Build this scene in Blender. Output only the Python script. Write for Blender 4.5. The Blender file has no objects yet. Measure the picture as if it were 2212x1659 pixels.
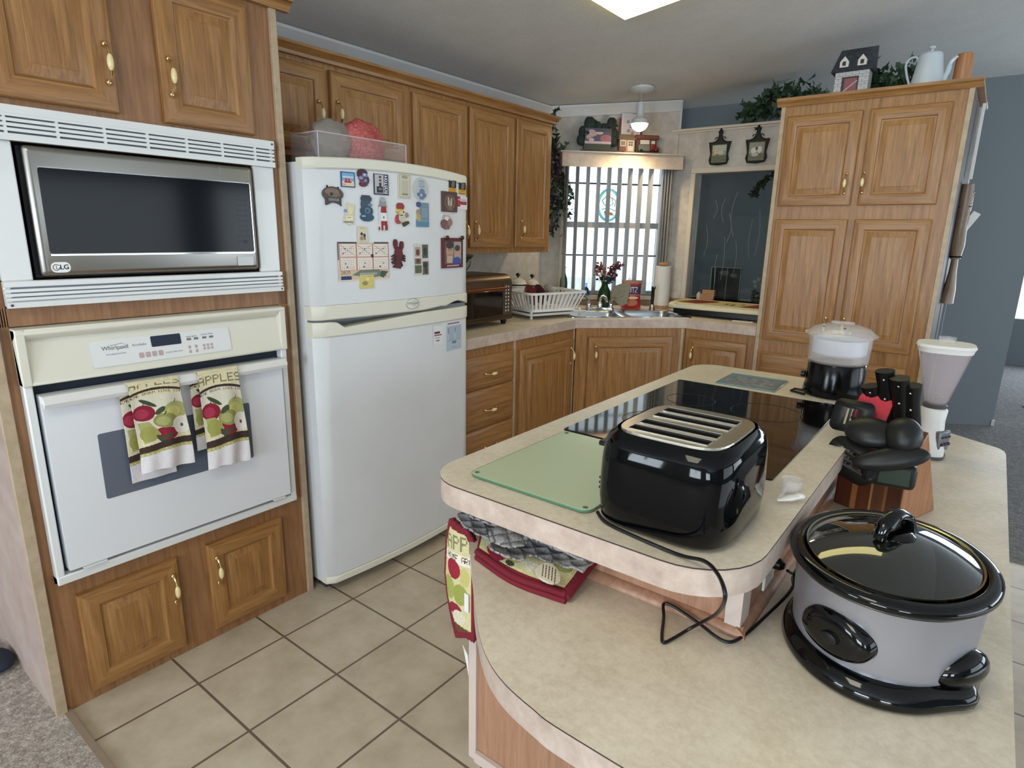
import bpy, bmesh, math, random
import numpy as np
from mathutils import Vector, Matrix, Euler
from mathutils.geometry import tessellate_polygon
random.seed(7)
PI=math.pi
SC=bpy.context.scene
COL=SC.collection
R2=math.sqrt(2)

# ------------------------------------------------------------------ materials
def lin(c):
    r=[]
    for v in c[:3]:
        v=v/255.0
        r.append(v/12.92 if v<=.04045 else ((v+.055)/1.055)**2.4)
    return (r[0],r[1],r[2],1.0)
MATS={}
def base_mat(name):
    m=bpy.data.materials.new(name); m.use_nodes=True
    nt=m.node_tree; b=nt.nodes['Principled BSDF']
    return m,nt,b
def pm(name,c,rough=.5,metal=0,coat=0,trans=0,ior=1.45,emit=None,es=0,spec=.5,alpha=1):
    if name in MATS: return MATS[name]
    m,nt,b=base_mat(name)
    b.inputs['Base Color'].default_value=lin(c); b.inputs['Roughness'].default_value=rough
    b.inputs['Metallic'].default_value=metal; b.inputs['Coat Weight'].default_value=coat
    b.inputs['Transmission Weight'].default_value=trans; b.inputs['IOR'].default_value=ior
    b.inputs['Specular IOR Level'].default_value=spec
    b.inputs['Alpha'].default_value=alpha
    if emit: b.inputs['Emission Color'].default_value=lin(emit); b.inputs['Emission Strength'].default_value=es
    MATS[name]=m; return m
def N(nt,t,**k):
    n=nt.nodes.new(t)
    for a,v in k.items():
        if a in n.inputs: n.inputs[a].default_value=v
        else: setattr(n,a,v)
    return n
def ramp(nt,stops):
    n=nt.nodes.new('ShaderNodeValToRGB'); e=n.color_ramp.elements
    while len(e)>1: e.remove(e[-1])
    e[0].position=stops[0][0]; e[0].color=lin(stops[0][1])
    for p,c in stops[1:]:
        x=e.new(p); x.color=lin(c)
    return n
def wood(name,dark,mid,light,axis='z',rough=.38,sc=1.0,wave=.07):
    m,nt,b=base_mat(name); L=nt.links
    tc=N(nt,'ShaderNodeTexCoord'); mp=N(nt,'ShaderNodeMapping')
    s={'z':(75,75,3),'x':(3,75,75),'y':(75,3,75)}[axis]
    mp.inputs['Scale'].default_value=[v*sc for v in s]
    L.new(tc.outputs['Object'],mp.inputs['Vector'])
    n1=N(nt,'ShaderNodeTexNoise',Scale=1.0,Detail=6,Roughness=.65,Distortion=.6); L.new(mp.outputs[0],n1.inputs['Vector'])
    n2=N(nt,'ShaderNodeTexNoise',Scale=7.0,Detail=3,Roughness=.6); L.new(mp.outputs[0],n2.inputs['Vector'])
    mp2=N(nt,'ShaderNodeMapping'); s2={'z':(7,7,.9),'x':(.9,7,7),'y':(7,.9,7)}[axis]; mp2.inputs['Scale'].default_value=s2
    L.new(tc.outputs['Object'],mp2.inputs['Vector'])
    wv=N(nt,'ShaderNodeTexWave',Scale=2.6,Distortion=7.0,Detail=2.0); wv.inputs['Detail Scale'].default_value=1.2
    wv.bands_direction='DIAGONAL'; L.new(mp2.outputs[0],wv.inputs['Vector'])
    mx=N(nt,'ShaderNodeMath',operation='MULTIPLY_ADD'); L.new(n2.outputs[0],mx.inputs[0]); mx.inputs[1].default_value=.40; L.new(n1.outputs[0],mx.inputs[2])
    mw=N(nt,'ShaderNodeMath',operation='MULTIPLY_ADD'); L.new(wv.outputs[1],mw.inputs[0]); mw.inputs[1].default_value=wave; L.new(mx.outputs[0],mw.inputs[2])
    r=ramp(nt,[(.45,dark),(.72,mid),(1.0,light)]); L.new(mw.outputs[0],r.inputs[0]); L.new(r.outputs[0],b.inputs['Base Color'])
    bp=N(nt,'ShaderNodeBump',Strength=.08,Distance=.002); L.new(mw.outputs[0],bp.inputs['Height']); L.new(bp.outputs[0],b.inputs['Normal'])
    b.inputs['Roughness'].default_value=rough
    MATS[name]=m; return m
def mottled(name,a,bc,c,scale=40,rough=.5,bump=0,detail=5,scale2=6,noise_rough=.6):
    m,nt,b=base_mat(name); L=nt.links
    tc=N(nt,'ShaderNodeTexCoord')
    n1=N(nt,'ShaderNodeTexNoise',Scale=scale,Detail=detail,Roughness=noise_rough); L.new(tc.outputs['Object'],n1.inputs['Vector'])
    n2=N(nt,'ShaderNodeTexNoise',Scale=scale2,Detail=3,Roughness=.5); L.new(tc.outputs['Object'],n2.inputs['Vector'])
    mx=N(nt,'ShaderNodeMath',operation='MULTIPLY_ADD'); L.new(n2.outputs[0],mx.inputs[0]); mx.inputs[1].default_value=.6; L.new(n1.outputs[0],mx.inputs[2])
    r=ramp(nt,[(.55,a),(.80,bc),(1.05,c)]); L.new(mx.outputs[0],r.inputs[0]); L.new(r.outputs[0],b.inputs['Base Color'])
    b.inputs['Roughness'].default_value=rough
    if bump:
        bp=N(nt,'ShaderNodeBump',Strength=bump,Distance=.01); L.new(n1.outputs[0],bp.inputs['Height']); L.new(bp.outputs[0],b.inputs['Normal'])
    MATS[name]=m; return m
def painted(name,rough=.6,coat=0,bump=0,bscale=300):
    m,nt,b=base_mat(name); L=nt.links
    a=N(nt,'ShaderNodeVertexColor'); a.layer_name='Col'; L.new(a.outputs[0],b.inputs['Base Color'])
    b.inputs['Roughness'].default_value=rough; b.inputs['Coat Weight'].default_value=coat
    if bump:
        tc=N(nt,'ShaderNodeTexCoord'); n=N(nt,'ShaderNodeTexNoise',Scale=bscale,Detail=2); L.new(tc.outputs['Object'],n.inputs['Vector'])
        bp=N(nt,'ShaderNodeBump',Strength=bump,Distance=.004); L.new(n.outputs[0],bp.inputs['Height']); L.new(bp.outputs[0],b.inputs['Normal'])
    MATS[name]=m; return m
OD,OM,OL=(112,74,40),(151,107,60),(177,134,82)
WV=wood('oak_vertical',OD,OM,OL,'z'); WH=wood('oak_horizontal',OD,OM,OL,'x')
WSEAM=mottled('seam_strip',(168,148,122),(180,160,134),(190,170,145),scale=30,rough=.5)
WISL=wood('island_panel',(150,108,84),(168,126,100),(184,144,118),'z')
PINK=mottled('pink_laminate',(164,144,134),(176,156,146),(184,166,158),scale=14,rough=.5)
CTOP=mottled('counter_laminate',(202,190,168),(218,206,185),(228,218,198),scale=70,rough=.36,detail=8,scale2=9,noise_rough=.7)
CLIP=mottled('counter_edge',(174,154,142),(194,175,162),(208,192,179),scale=30,rough=.4,detail=8,scale2=9,noise_rough=.7)
DARKLINE=pm('dark_joint',(58,44,40),.6)
WALLP=mottled('wallpaper',(172,167,160),(188,183,175),(200,196,190),scale=17,rough=.8,detail=6,scale2=5)
WALLD=pm('blue_grey_wall',(108,115,119),.85)
CEIL=mottled('ceiling_texture',(204,205,203),(210,211,209),(216,217,215),scale=90,rough=.95,bump=.25)
TRIMW=pm('white_trim',(206,208,208),.45)
TRIMC=pm('cream_trim',(204,196,182),.5)
WHITE=pm('white_enamel',(226,228,228),.28,coat=.3)
WHITEM=pm('white_plastic',(226,226,224),.42)
CREAM=pm('cream_plastic',(224,222,208),.4)
FRW=mottled('fridge_enamel',(214,217,220),(219,222,225),(223,226,229),scale=400,rough=.36,bump=.03)
GREYP=pm('grey_plastic',(120,124,130),.5)
BLACK=pm('black_plastic',(12,12,14),.35)
BGLOSS=pm('black_gloss',(5,6,8),.07,spec=.45,coat=.12)
BGLASS=pm('black_glass',(7,7,9),.05,spec=.5)
SOFTBLK=pm('black_nylon',(22,23,22),.42)
STEEL=pm('brushed_steel',(190,188,182),.28,metal=1)
CHROME=pm('chrome',(225,225,225),.08,metal=1)
BRASS=pm('brass',(226,198,146),.16,metal=1)
IVORY=pm('ivory_ceramic',(232,214,160),.25,coat=.4)
GLASS=pm('clear_glass',(245,250,248),.02,trans=1,ior=1.45)
CLEARP=pm('clear_plastic',(226,222,222),.10,alpha=.26,spec=.7)
GREENG=pm('green_glass',(120,190,150),.04,trans=1,ior=1.4)
BLUEG=pm('blue_glass',(110,150,200),.04,trans=1,ior=1.4)
SILVER=pm('silver_paint',(172,174,184),.34,metal=.7)
PAINT=painted('painted_print',.55); PAINTG=painted('painted_gloss',.55,0); CLOTH=painted('printed_cloth',.9,0,.35,220)
LEAF=mottled('silk_leaf',(26,44,32),(44,66,46),(70,92,62),scale=20,rough=.6)
STEM=pm('brown_stem',(70,58,44),.8)
RED=pm('red_silicone',(190,40,58),.4)
DKRED=pm('dark_red',(120,28,34),.5)
WHITEP=pm('paper_white',(228,226,222),.9)
LAMPB=pm('lamp_bulb',(255,240,210),.4,emit=(255,226,176),es=22)
FLUO=pm('fluorescent_diffuser',(240,236,200),.5,emit=(255,242,165),es=3.2)
FLUO2=pm('fluorescent_diffuser_near',(240,236,200),.5,emit=(255,246,226),es=7)
TAN=mottled('tan_laminate',(134,112,96),(150,128,110),(160,138,120),scale=40,rough=.5)

# ------------------------------------------------------------------ mesh building
class MB:
    def __init__(s): s.v=[]; s.f=[]; s.m=[]; s.c=[]; s.M=Matrix.Identity(4)
    def vert(s,p): s.v.append(tuple(s.M@Vector(p))); return len(s.v)-1
    def face(s,idx,m=0,c=None): s.f.append(tuple(idx)); s.m.append(m); s.c.append(c)
    def box(s,lo,hi,m=0,c=None):
        x0,y0,z0=lo; x1,y1,z1=hi
        i=[s.vert(p) for p in ((x0,y0,z0),(x1,y0,z0),(x1,y1,z0),(x0,y1,z0),(x0,y0,z1),(x1,y0,z1),(x1,y1,z1),(x0,y1,z1))]
        for q in ((0,3,2,1),(4,5,6,7),(0,1,5,4),(1,2,6,5),(2,3,7,6),(3,0,4,7)): s.face([i[k] for k in q],m,c)
        return s
    def loft(s,rings,m=0,cap0=True,cap1=True,closed=True,c=None,mfn=None):
        ids=[[s.vert(p) for p in r] for r in rings]; n=len(rings[0])
        for a in range(len(ids)-1):
            for k in range(n if closed else n-1):
                k2=(k+1)%n
                s.face((ids[a][k],ids[a][k2],ids[a+1][k2],ids[a+1][k]),mfn(a,k) if mfn else m,c)
        if cap0: s.face(ids[0][::-1],m if not mfn else mfn(0,0),c)
        if cap1: s.face(ids[-1],m if not mfn else mfn(len(ids)-2,-1),c)
        return s
    def lathe(s,prof,cen=(0,0,0),n=28,m=0,sx=1,sy=1,c=None,caps=True):
        cx,cy,cz=cen
        rings=[[(cx+r*sx*math.cos(2*PI*k/n),cy+r*sy*math.sin(2*PI*k/n),cz+z) for k in range(n)] for r,z in prof]
        return s.loft(rings,m,caps,caps,c=c)
    def ell(s,cen,r,n=14,m=0,c=None):
        rings=[]
        for a in range(1,n):
            t=PI*a/n
            rings.append([(cen[0]+r[0]*math.sin(t)*math.cos(2*PI*k/(2*n)),cen[1]+r[1]*math.sin(t)*math.sin(2*PI*k/(2*n)),cen[2]-r[2]*math.cos(t)) for k in range(2*n)])
        return s.loft(rings,m,c=c)
    def tube(s,path,r,n=8,m=0,caps=True,c=None,flat=1.0):
        P=[Vector(p) for p in path]; rings=[]; up=None
        for i,p in enumerate(P):
            d=(P[min(i+1,len(P)-1)]-P[max(i-1,0)]).normalized()
            if up is None:
                up=Vector((0,0,1)) if abs(d.z)<.9 else Vector((1,0,0))
            a=d.cross(up).normalized(); b=a.cross(d).normalized(); up=b
            rr=r[i] if isinstance(r,(list,tuple)) else r
            rings.append([tuple(p+a*rr*math.cos(2*PI*k/n)+b*rr*flat*math.sin(2*PI*k/n)) for k in range(n)])
        return s.loft(rings,m,caps,caps,c=c)
    def prism(s,poly,z0,z1,m=0,mside=None,c=None,hole=None,mb=None):
        if mside is None: mside=m
        loops=[poly]+([hole] if hole else [])
        pts=[p for l in loops for p in l]
        tri=tessellate_polygon([[Vector((p[0],p[1],0)) for p in l] for l in loops])
        b=[s.vert((p[0],p[1],z0)) for p in pts]; t=[s.vert((p[0],p[1],z1)) for p in pts]
        for q in tri:
            a=[pts[k] for k in q]; ar=(a[1][0]-a[0][0])*(a[2][1]-a[0][1])-(a[1][1]-a[0][1])*(a[2][0]-a[0][0])
            if ar<0: q=q[::-1]
            s.face([t[k] for k in q],m,c); s.face([b[k] for k in q[::-1]],m if mb is None else mb,c)
        o=0
        for li,l in enumerate(loops):
            n=len(l); ar=sum(l[k][0]*l[(k+1)%n][1]-l[(k+1)%n][0]*l[k][1] for k in range(n))
            for k in range(n):
                a,d=o+k,o+(k+1)%n
                q=(b[a],b[d],t[d],t[a])
                if (ar<0)!=(li==1): q=q[::-1]
                s.face(q,mside,c)
            o+=n
        return s
    def text(s,txt,size,M,m=0,ext=.0006,bold=0,align='CENTER',c=None):
        cu=bpy.data.curves.new('lettering','FONT'); cu.body=txt; cu.size=size; cu.extrude=ext; cu.align_x=align; cu.align_y='CENTER'; cu.offset=bold; cu.resolution_u=3
        ob=bpy.data.objects.new('lettering',cu); COL.objects.link(ob)
        bpy.context.view_layer.update()
        me=bpy.data.meshes.new_from_object(ob.evaluated_get(bpy.context.evaluated_depsgraph_get()))
        o=len(s.v)
        for v in me.vertices: s.vert(M@v.co)
        for p in me.polygons: s.face([o+k for k in p.vertices],m,c)
        bpy.data.objects.remove(ob); bpy.data.meshes.remove(me); bpy.data.curves.remove(cu)
        return s
    def build(s,name,mats,parent=None,loc=(0,0,0),rot=0,bevel=0,seg=2,smooth=True,angle=35,solid=0,sub=0,offset=-1):
        me=bpy.data.meshes.new(name); me.from_pydata(s.v,[],s.f); me.update()
        if not isinstance(mats,(list,tuple)): mats=[mats]
        for m in mats: me.materials.append(m)
        me.polygons.foreach_set('material_index',s.m)
        if any(c is not None for c in s.c):
            at=me.color_attributes.new('Col','FLOAT_COLOR','CORNER'); a=[]
            for f,c in zip(s.f,s.c):
                cc=lin(c or (200,200,200)); a.extend(cc*len(f))
            at.data.foreach_set('color',a)
        bm=bmesh.new(); bm.from_mesh(me); bmesh.ops.recalc_face_normals(bm,faces=bm.faces); bm.to_mesh(me); bm.free()
        if smooth:
            me.polygons.foreach_set('use_smooth',[True]*len(me.polygons)); me.set_sharp_from_angle(angle=math.radians(angle))
        o=bpy.data.objects.new(name,me); COL.objects.link(o)
        o.location=loc
        o.rotation_euler=rot if isinstance(rot,(tuple,list,Euler)) else (0,0,rot)
        if parent: o.parent=parent
        if bevel:
            b=o.modifiers.new('bevel','BEVEL'); b.width=bevel; b.segments=seg; b.limit_method='ANGLE'; b.angle_limit=math.radians(40)
        if solid:
            b=o.modifiers.new('solid','SOLIDIFY'); b.thickness=solid; b.offset=offset
        if sub:
            b=o.modifiers.new('sub','SUBSURF'); b.levels=sub; b.render_levels=sub
        return o
def tag(o,label=None,cat=None,group=None,kind=None):
    if label: o['label']=label
    if cat: o['category']=cat
    if group: o['group']=group
    if kind: o['kind']=kind
    return o
def thing(name,label,cat,loc=(0,0,0),rot=0,group=None):
    o=bpy.data.objects.new(name,None); COL.objects.link(o); o.empty_display_size=.05
    o.location=loc; o.rotation_euler=rot if isinstance(rot,(tuple,list)) else (0,0,rot)
    return tag(o,label,cat,group)
def struct(name,mb,mats,**k):
    return tag(mb.build(name,mats,**k),kind='structure')
def dup_tree(o,parent=None):
    c=o.copy(); COL.objects.link(c)
    if parent: c.parent=parent
    for ch in list(o.children): dup_tree(ch,c)
    return c
def rrect(x0,y0,x1,y1,r,n=6):
    if not isinstance(r,(list,tuple)): r=[r]*4
    out=[]
    for (cx,cy,a0),rr in zip(((x0,y0,PI),(x1,y0,1.5*PI),(x1,y1,0),(x0,y1,.5*PI)),r):
        px=cx+(rr if cx==x0 else -rr); py=cy+(rr if cy==y0 else -rr)
        for k in range(n+1):
            a=a0+.5*PI*k/n; out.append((px+rr*math.cos(a),py+rr*math.sin(a)))
    return out
def sring(hx,hy,z,e=4.0,n=40,cx=0,cy=0):
    o=[]
    for k in range(n):
        a=2*PI*k/n; ca,sa=math.cos(a),math.sin(a)
        o.append((cx+hx*math.copysign(abs(ca)**(2/e),ca),cy+hy*math.copysign(abs(sa)**(2/e),sa),z))
    return o
def spline(pts,n=8):
    P=[Vector(p) for p in pts]; out=[]
    for i in range(len(P)-1):
        p0=P[max(i-1,0)];p1=P[i];p2=P[i+1];p3=P[min(i+2,len(P)-1)]
        for k in range(n):
            t=k/n
            out.append(.5*((2*p1)+(p2-p0)*t+(2*p0-5*p1+4*p2-p3)*t*t+(3*p1-p0-3*p2+p3)*t**3))
    out.append(P[-1]); return out

# painted canvases -----------------------------------------------------------
FONT={'A':'01110100011000111111100011000110001','P':'11110100011000111110100001000010000','L':'10000100001000010000100001000011111',
'E':'11111100001000011110100001000011111','S':'01111100001000001110000010000111110','H':'10001100011000111111100011000110001',
'O':'01110100011000110001100011000101110','M':'10001110111010110101100011000110001','G':'01110100011000010111100011000101110',
'R':'11110100011000111110101001001010001','W':'10001100011000110101101011101110001','N':'10001110011010110011100011000110001',
'I':'01110001000010000100001000010001110','C':'01110100011000010000100001000101110','B':'11110100011000111110100011000111110',
'T':'11111001000010000100001000010000100','Y':'10001100010101000100001000010000100','1':'00100011000010000100001000010001110',
'2':'01110100010000100010001000100011111','4':'00010001100101010010111110001000010','8':'01110100011000101110100011000101110',
'0':'01110100011001110101110011000101110','5':'11111100001111000001000011000101110','U':'10001100011000110001100011000101110',
'Z':'11111000010001000100010001000011111','V':'10001100011000110001100010101000100',' ':'0'*35,'9':'01110100011000101111000010001001100'}
class Canvas:
    def __init__(s,w,h,bg=None):
        s.w,s.h=w,h; s.a=np.zeros((h,w,4)); s.yy,s.xx=np.mgrid[0:h,0:w]
        s.xx=(s.xx+.5)/w; s.yy=(s.yy+.5)/h
        if bg is not None: s.a[:]=lin(bg)
    def put(s,mask,c):
        if c is None: s.a[mask]=0
        else: s.a[mask]=lin(c)
        return s
    def rect(s,x0,y0,x1,y1,c): return s.put((s.xx>=x0)&(s.xx<x1)&(s.yy>=y0)&(s.yy<y1),c)
    def oval(s,x,y,rx,ry,c,rot=0,inner=None):
        ca,sa=math.cos(rot),math.sin(rot); dx,dy=s.xx-x,s.yy-y
        u=(dx*ca+dy*sa)/rx; v=(-dx*sa+dy*ca)/ry; q=u*u+v*v
        m=q<=1
        if inner: m&=q>inner*inner
        return s.put(m,c)
    def poly(s,pts,c):
        m=np.zeros(s.xx.shape,bool); n=len(pts)
        for i in range(n):
            x0,y0=pts[i]; x1,y1=pts[(i+1)%n]
            if y0==y1: continue
            cr=((s.yy>y0)!=(s.yy>y1))&(s.xx<(x1-x0)*(s.yy-y0)/(y1-y0)+x0); m^=cr
        return s.put(m,c)
    def line(s,x0,y0,x1,y1,w,c):
        dx,dy=x1-x0,y1-y0; L=dx*dx+dy*dy+1e-9
        t=np.clip(((s.xx-x0)*dx+(s.yy-y0)*dy)/L,0,1)
        d=np.hypot(s.xx-x0-t*dx,s.yy-y0-t*dy); return s.put(d<w,c)
    def text(s,t,x,y,w,h,c,curve=0,vert=False):
        n=len(t); cw=w/n if not vert else w
        for i,ch in enumerate(t):
            g=FONT.get(ch,FONT[' '])
            for r in range(7):
                for k in range(5):
                    if g[r*5+k]=='1':
                        if vert:   # letters turned a quarter turn, reading upwards
                            y1=y+h-(i+ (k+.1)/5.6)*h/n; y0=y1-h/n/5.6*1.1; x0=x+r/7*w; x1=x+(r+1)/7*w
                        else:
                            x0=x+i*cw+k/6*cw; x1=x0+cw/6*1.05; u=(x0-x)/w*2-1; yo=curve*u*u
                            y0=y+yo+r/7*h; y1=y0+h/7*1.05
                        s.rect(x0,y0,x1,y1,c)
        return s
    def noise(s,amt,seed=1,m=None):
        g=np.random.RandomState(seed).rand(s.h,s.w,1)*2-1
        s.a[...,:3]=np.clip(s.a[...,:3]*(1+amt*g),0,1); return s
def sheet(name,cv,fn,mat,parent=None,loc=(0,0,0),rot=0,thick=.002,offset=-1,smooth=True):
    """canvas wrapped on a surface fn(u,v), u to the right, v downwards"""
    h,w=cv.h,cv.w; al=cv.a[...,3]>.5
    V=[];idx={}
    def vid(i,j):
        k=(i,j)
        if k not in idx: idx[k]=len(V); V.append(tuple(fn(i/w,j/h)))
        return idx[k]
    F=[];C=[]
    for j in range(h):
        for i in range(w):
            if al[j,i]:
                F.append((vid(i,j),vid(i,j+1),vid(i+1,j+1),vid(i+1,j))); C.append(cv.a[j,i])
    me=bpy.data.meshes.new(name); me.from_pydata(V,[],F); me.update(); me.materials.append(mat)
    at=me.color_attributes.new('Col','FLOAT_COLOR','CORNER'); at.data.foreach_set('color',np.repeat(np.array(C),4,axis=0).ravel())
    if smooth: me.polygons.foreach_set('use_smooth',[True]*len(F))
    o=bpy.data.objects.new(name,me); COL.objects.link(o); o.location=loc
    o.rotation_euler=rot if isinstance(rot,(tuple,list)) else (0,0,rot)
    if parent: o.parent=parent
    if thick:
        b=o.modifiers.new('solid','SOLIDIFY'); b.thickness=thick; b.offset=offset
    return o

# ------------------------------------------------------------------ camera
def ceil_z(x): return 2.26+.12*(x+.62)
cam=bpy.data.cameras.new('camera'); co=bpy.data.objects.new('camera',cam); COL.objects.link(co); SC.camera=co
yw,pt,rl=[math.radians(a) for a in (37.648,-13.784,1.083)]
fw=Vector((-math.sin(yw)*math.cos(pt),math.cos(yw)*math.cos(pt),math.sin(pt))); rt=Vector((math.cos(yw),math.sin(yw),0)); up=rt.cross(fw)
r2=math.cos(rl)*rt+math.sin(rl)*up; u2=-math.sin(rl)*rt+math.cos(rl)*up
mw=Matrix((( r2.x,u2.x,-fw.x,1.9713),(r2.y,u2.y,-fw.y,-.4007),(r2.z,u2.z,-fw.z,1.4109),(0,0,0,1)))
co.matrix_world=mw
cam.sensor_width=36; cam.lens=1318.34/2212*36; cam.clip_start=.02; cam.clip_end=60
SC.view_settings.view_transform='Standard'; SC.view_settings.look='None'; SC.view_settings.gamma=1; SC.view_settings.use_curve_mapping=False
SC.view_settings.exposure=0
# ------------------------------------------------------------------ floor
def tile_material():
    m,nt,b=base_mat('ceramic_tile'); L=nt.links; T=.3028
    g=N(nt,'ShaderNodeNewGeometry'); mp=N(nt,'ShaderNodeMapping'); mp.inputs['Location'].default_value=(-.1811,-.3133,0)
    L.new(g.outputs['Position'],mp.inputs['Vector'])
    br=N(nt,'ShaderNodeTexBrick',Scale=1.0); br.offset=0; br.squash=1
    br.inputs['Mortar Size'].default_value=.0042; br.inputs['Mortar Smooth'].default_value=.15; br.inputs['Brick Width'].default_value=T; br.inputs['Row Height'].default_value=T
    br.inputs['Color1'].default_value=(0,0,0,1); br.inputs['Color2'].default_value=(1,1,1,1)
    L.new(mp.outputs[0],br.inputs['Vector'])
    n=N(nt,'ShaderNodeTexNoise',Scale=7,Detail=7,Roughness=.65); L.new(mp.outputs[0],n.inputs['Vector'])
    r=ramp(nt,[(.3,(168,155,134)),(.55,(188,176,156)),(.8,(202,192,173))]); L.new(n.outputs[0],r.inputs[0])
    mx=N(nt,'ShaderNodeMix'); mx.data_type='RGBA'; L.new(br.outputs['Fac'],mx.inputs[0]); L.new(r.outputs[0],mx.inputs[6]); mx.inputs[7].default_value=lin((104,88,74))
    L.new(mx.outputs[2],b.inputs['Base Color'])
    inv=N(nt,'ShaderNodeMath',operation='SUBTRACT'); inv.inputs[0].default_value=1; L.new(br.outputs['Fac'],inv.inputs[1])
    a=N(nt,'ShaderNodeMath',operation='MULTIPLY_ADD'); L.new(n.outputs[0],a.inputs[0]); a.inputs[1].default_value=.12; L.new(inv.outputs[0],a.inputs[2])
    bp=N(nt,'ShaderNodeBump',Strength=.35,Distance=.003); L.new(a.outputs[0],bp.inputs['Height']); L.new(bp.outputs[0],b.inputs['Normal'])
    b.inputs['Roughness'].default_value=.42
    return m
TILE=tile_material()
CARP=mottled('beige_carpet',(132,120,110),(190,178,166),(238,228,216),scale=150,rough=1,bump=1.0,detail=4,scale2=60,noise_rough=.8)
CARP2=mottled('dark_carpet',(92,92,94),(122,120,120),(144,142,140),scale=120,rough=1,bump=.6,detail=4,scale2=30)
m=MB(); m.prism([(-.62,.012),(4.2,.012),(4.2,3.0),(1.76,3.0),(1.76,3.95),(-.62,3.95)],-.05,0); struct('floor_tile',m,TILE,smooth=False)
m=MB(); m.prism([(-3.5,-4.5),(6.5,-4.5),(6.5,.012),(-.0,.012),(-.62,.012),(-3.5,.012)],-.05,.006); struct('floor_carpet',m,CARP,smooth=False)
m=MB(); m.prism([(1.76,3.0),(6.5,3.0),(6.5,9.0),(1.95,9.0),(1.95,5.70),(.0,4.42),(.0,4.055),(1.76,4.055)],-.05,.004); struct('floor_living_room',m,CARP2,smooth=False)
# ------------------------------------------------------------------ ceiling: one slope
z=lambda x:ceil_z(x)
def sloped(poly,th):
    m=MB(); m.prism(poly,0,th)
    for i,v in enumerate(m.v): m.v[i]=(v[0],v[1],ceil_z(v[0])+v[2])
    return m
struct('ceiling',sloped([(-3.5,-4.5),(2.8,-4.5),(2.8,9),(1.95,9),(1.95,5.70),(-.12,4.34),(-.10,4.05),(-.70,3.34),(-.70,.1),(-3.5,.1)],.06),CEIL,smooth=False)
m=MB(); i=[m.vert(p) for p in ((2.8,-4.5,z(2.8)),(6.5,-4.5,z(2.8)-.44),(6.5,9,z(2.8)-.44),(2.8,9,z(2.8)),(2.8,-4.5,z(2.8)+.08),(6.5,-4.5,z(2.8)-.36),(6.5,9,z(2.8)-.36),(2.8,9,z(2.8)+.08))]
for q in ((0,1,2,3),(7,6,5,4),(0,4,5,1),(3,2,6,7),(0,3,7,4),(1,5,6,2)): m.face([i[k] for k in q])
struct('ceiling_far_slope',m,CEIL,smooth=False)
# ------------------------------------------------------------------ walls
m=MB(); m.box((-.72,0.0,0),(-.62,3.29,2.262)); struct('wall_left',m,WALLP,smooth=False)
# the other room's walls behind the viewer, with large window openings
m=MB()
m.box((-3.6,-4.6,0),(6.6,-4.5,.8)); m.box((-3.6,-4.6,2.0),(6.6,-4.5,2.8))
for a,b_ in ((-3.6,-1.4),(-.2,1.3),(2.9,4.3),(5.7,6.6),(-.83,-.77),(2.07,2.13),(4.97,5.03)): m.box((a,-4.6,.8),(b_,-4.5,2.0))
m.box((-1.4,-4.57,1.38),(5.7,-4.53,1.42))
struct('wall_rear',m,WALLP,smooth=False)
m=MB(); m.box((-3.6,-4.5,0),(-3.5,.012,2.1)); struct('wall_dining',m,WALLP,smooth=False)
m=MB(); m.box((-3.5,.012,0),(-.72,.1,2.25)); struct('wall_side',m,WALLP,smooth=False)
m=MB(); m.box((6.5,-4.5,0),(6.6,.3,2.4)); m.box((6.5,.3,0),(6.6,9,.6)); m.box((6.5,.3,1.95),(6.6,9,2.4)); m.box((6.5,3.4,.6),(6.6,3.9,1.95)); m.box((6.5,7.6,.6),(6.6,9,1.95))
struct('wall_right',m,WALLD,smooth=False)
m=MB(); m.box((1.95,8.9,0),(2.15,9.0,2.8)); m.box((2.15,8.9,0),(4.6,9.0,.55)); m.box((2.15,8.9,1.95),(4.6,9.0,2.8)); m.box((4.6,8.9,0),(6.6,9.0,2.8)); struct('wall_far',m,WALLD,smooth=False)
m=MB(); m.box((1.95,5.75,0),(2.05,8.9,2.56)); struct('wall_far_room_left',m,WALLD,smooth=False)
m=MB(); m.prism([(-.10,4.03),(-.022,4.03),(-.035,4.20),(-.12,4.20)],0,2.32); struct('wall_living_return',m,WALLD,smooth=False)
m=MB(); m.box((-14,3.5,-.4),(.5,22,-.3)); struct('floor_outdoor_ground',m,pm('pale_concrete',(196,196,190),.9),smooth=False)
# long blue-grey partition beyond the pantry, set at an angle
A=Vector((-.06,4.171)); B=Vector((2.155,5.62)); d=(B-A).normalized(); nrm=Vector((-d.y,d.x))*.11
m=MB(); pl=[A,B,B+nrm,A+nrm]
ids=[m.vert((p.x,p.y,0)) for p in pl]+[m.vert((p.x,p.y,ceil_z(p.x)+.02)) for p in pl]
for q in ((0,3,2,1),(4,5,6,7),(0,1,5,4),(1,2,6,5),(2,3,7,6),(3,0,4,7)): m.face([ids[k] for k in q])
struct('wall_partition',m,WALLD,smooth=False)
m=MB(); m.box((B.x-.008,B.y-.012,0),(B.x+.012,B.y+.01,.05)); struct('trim_partition_corner',m,TRIMW)
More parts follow.
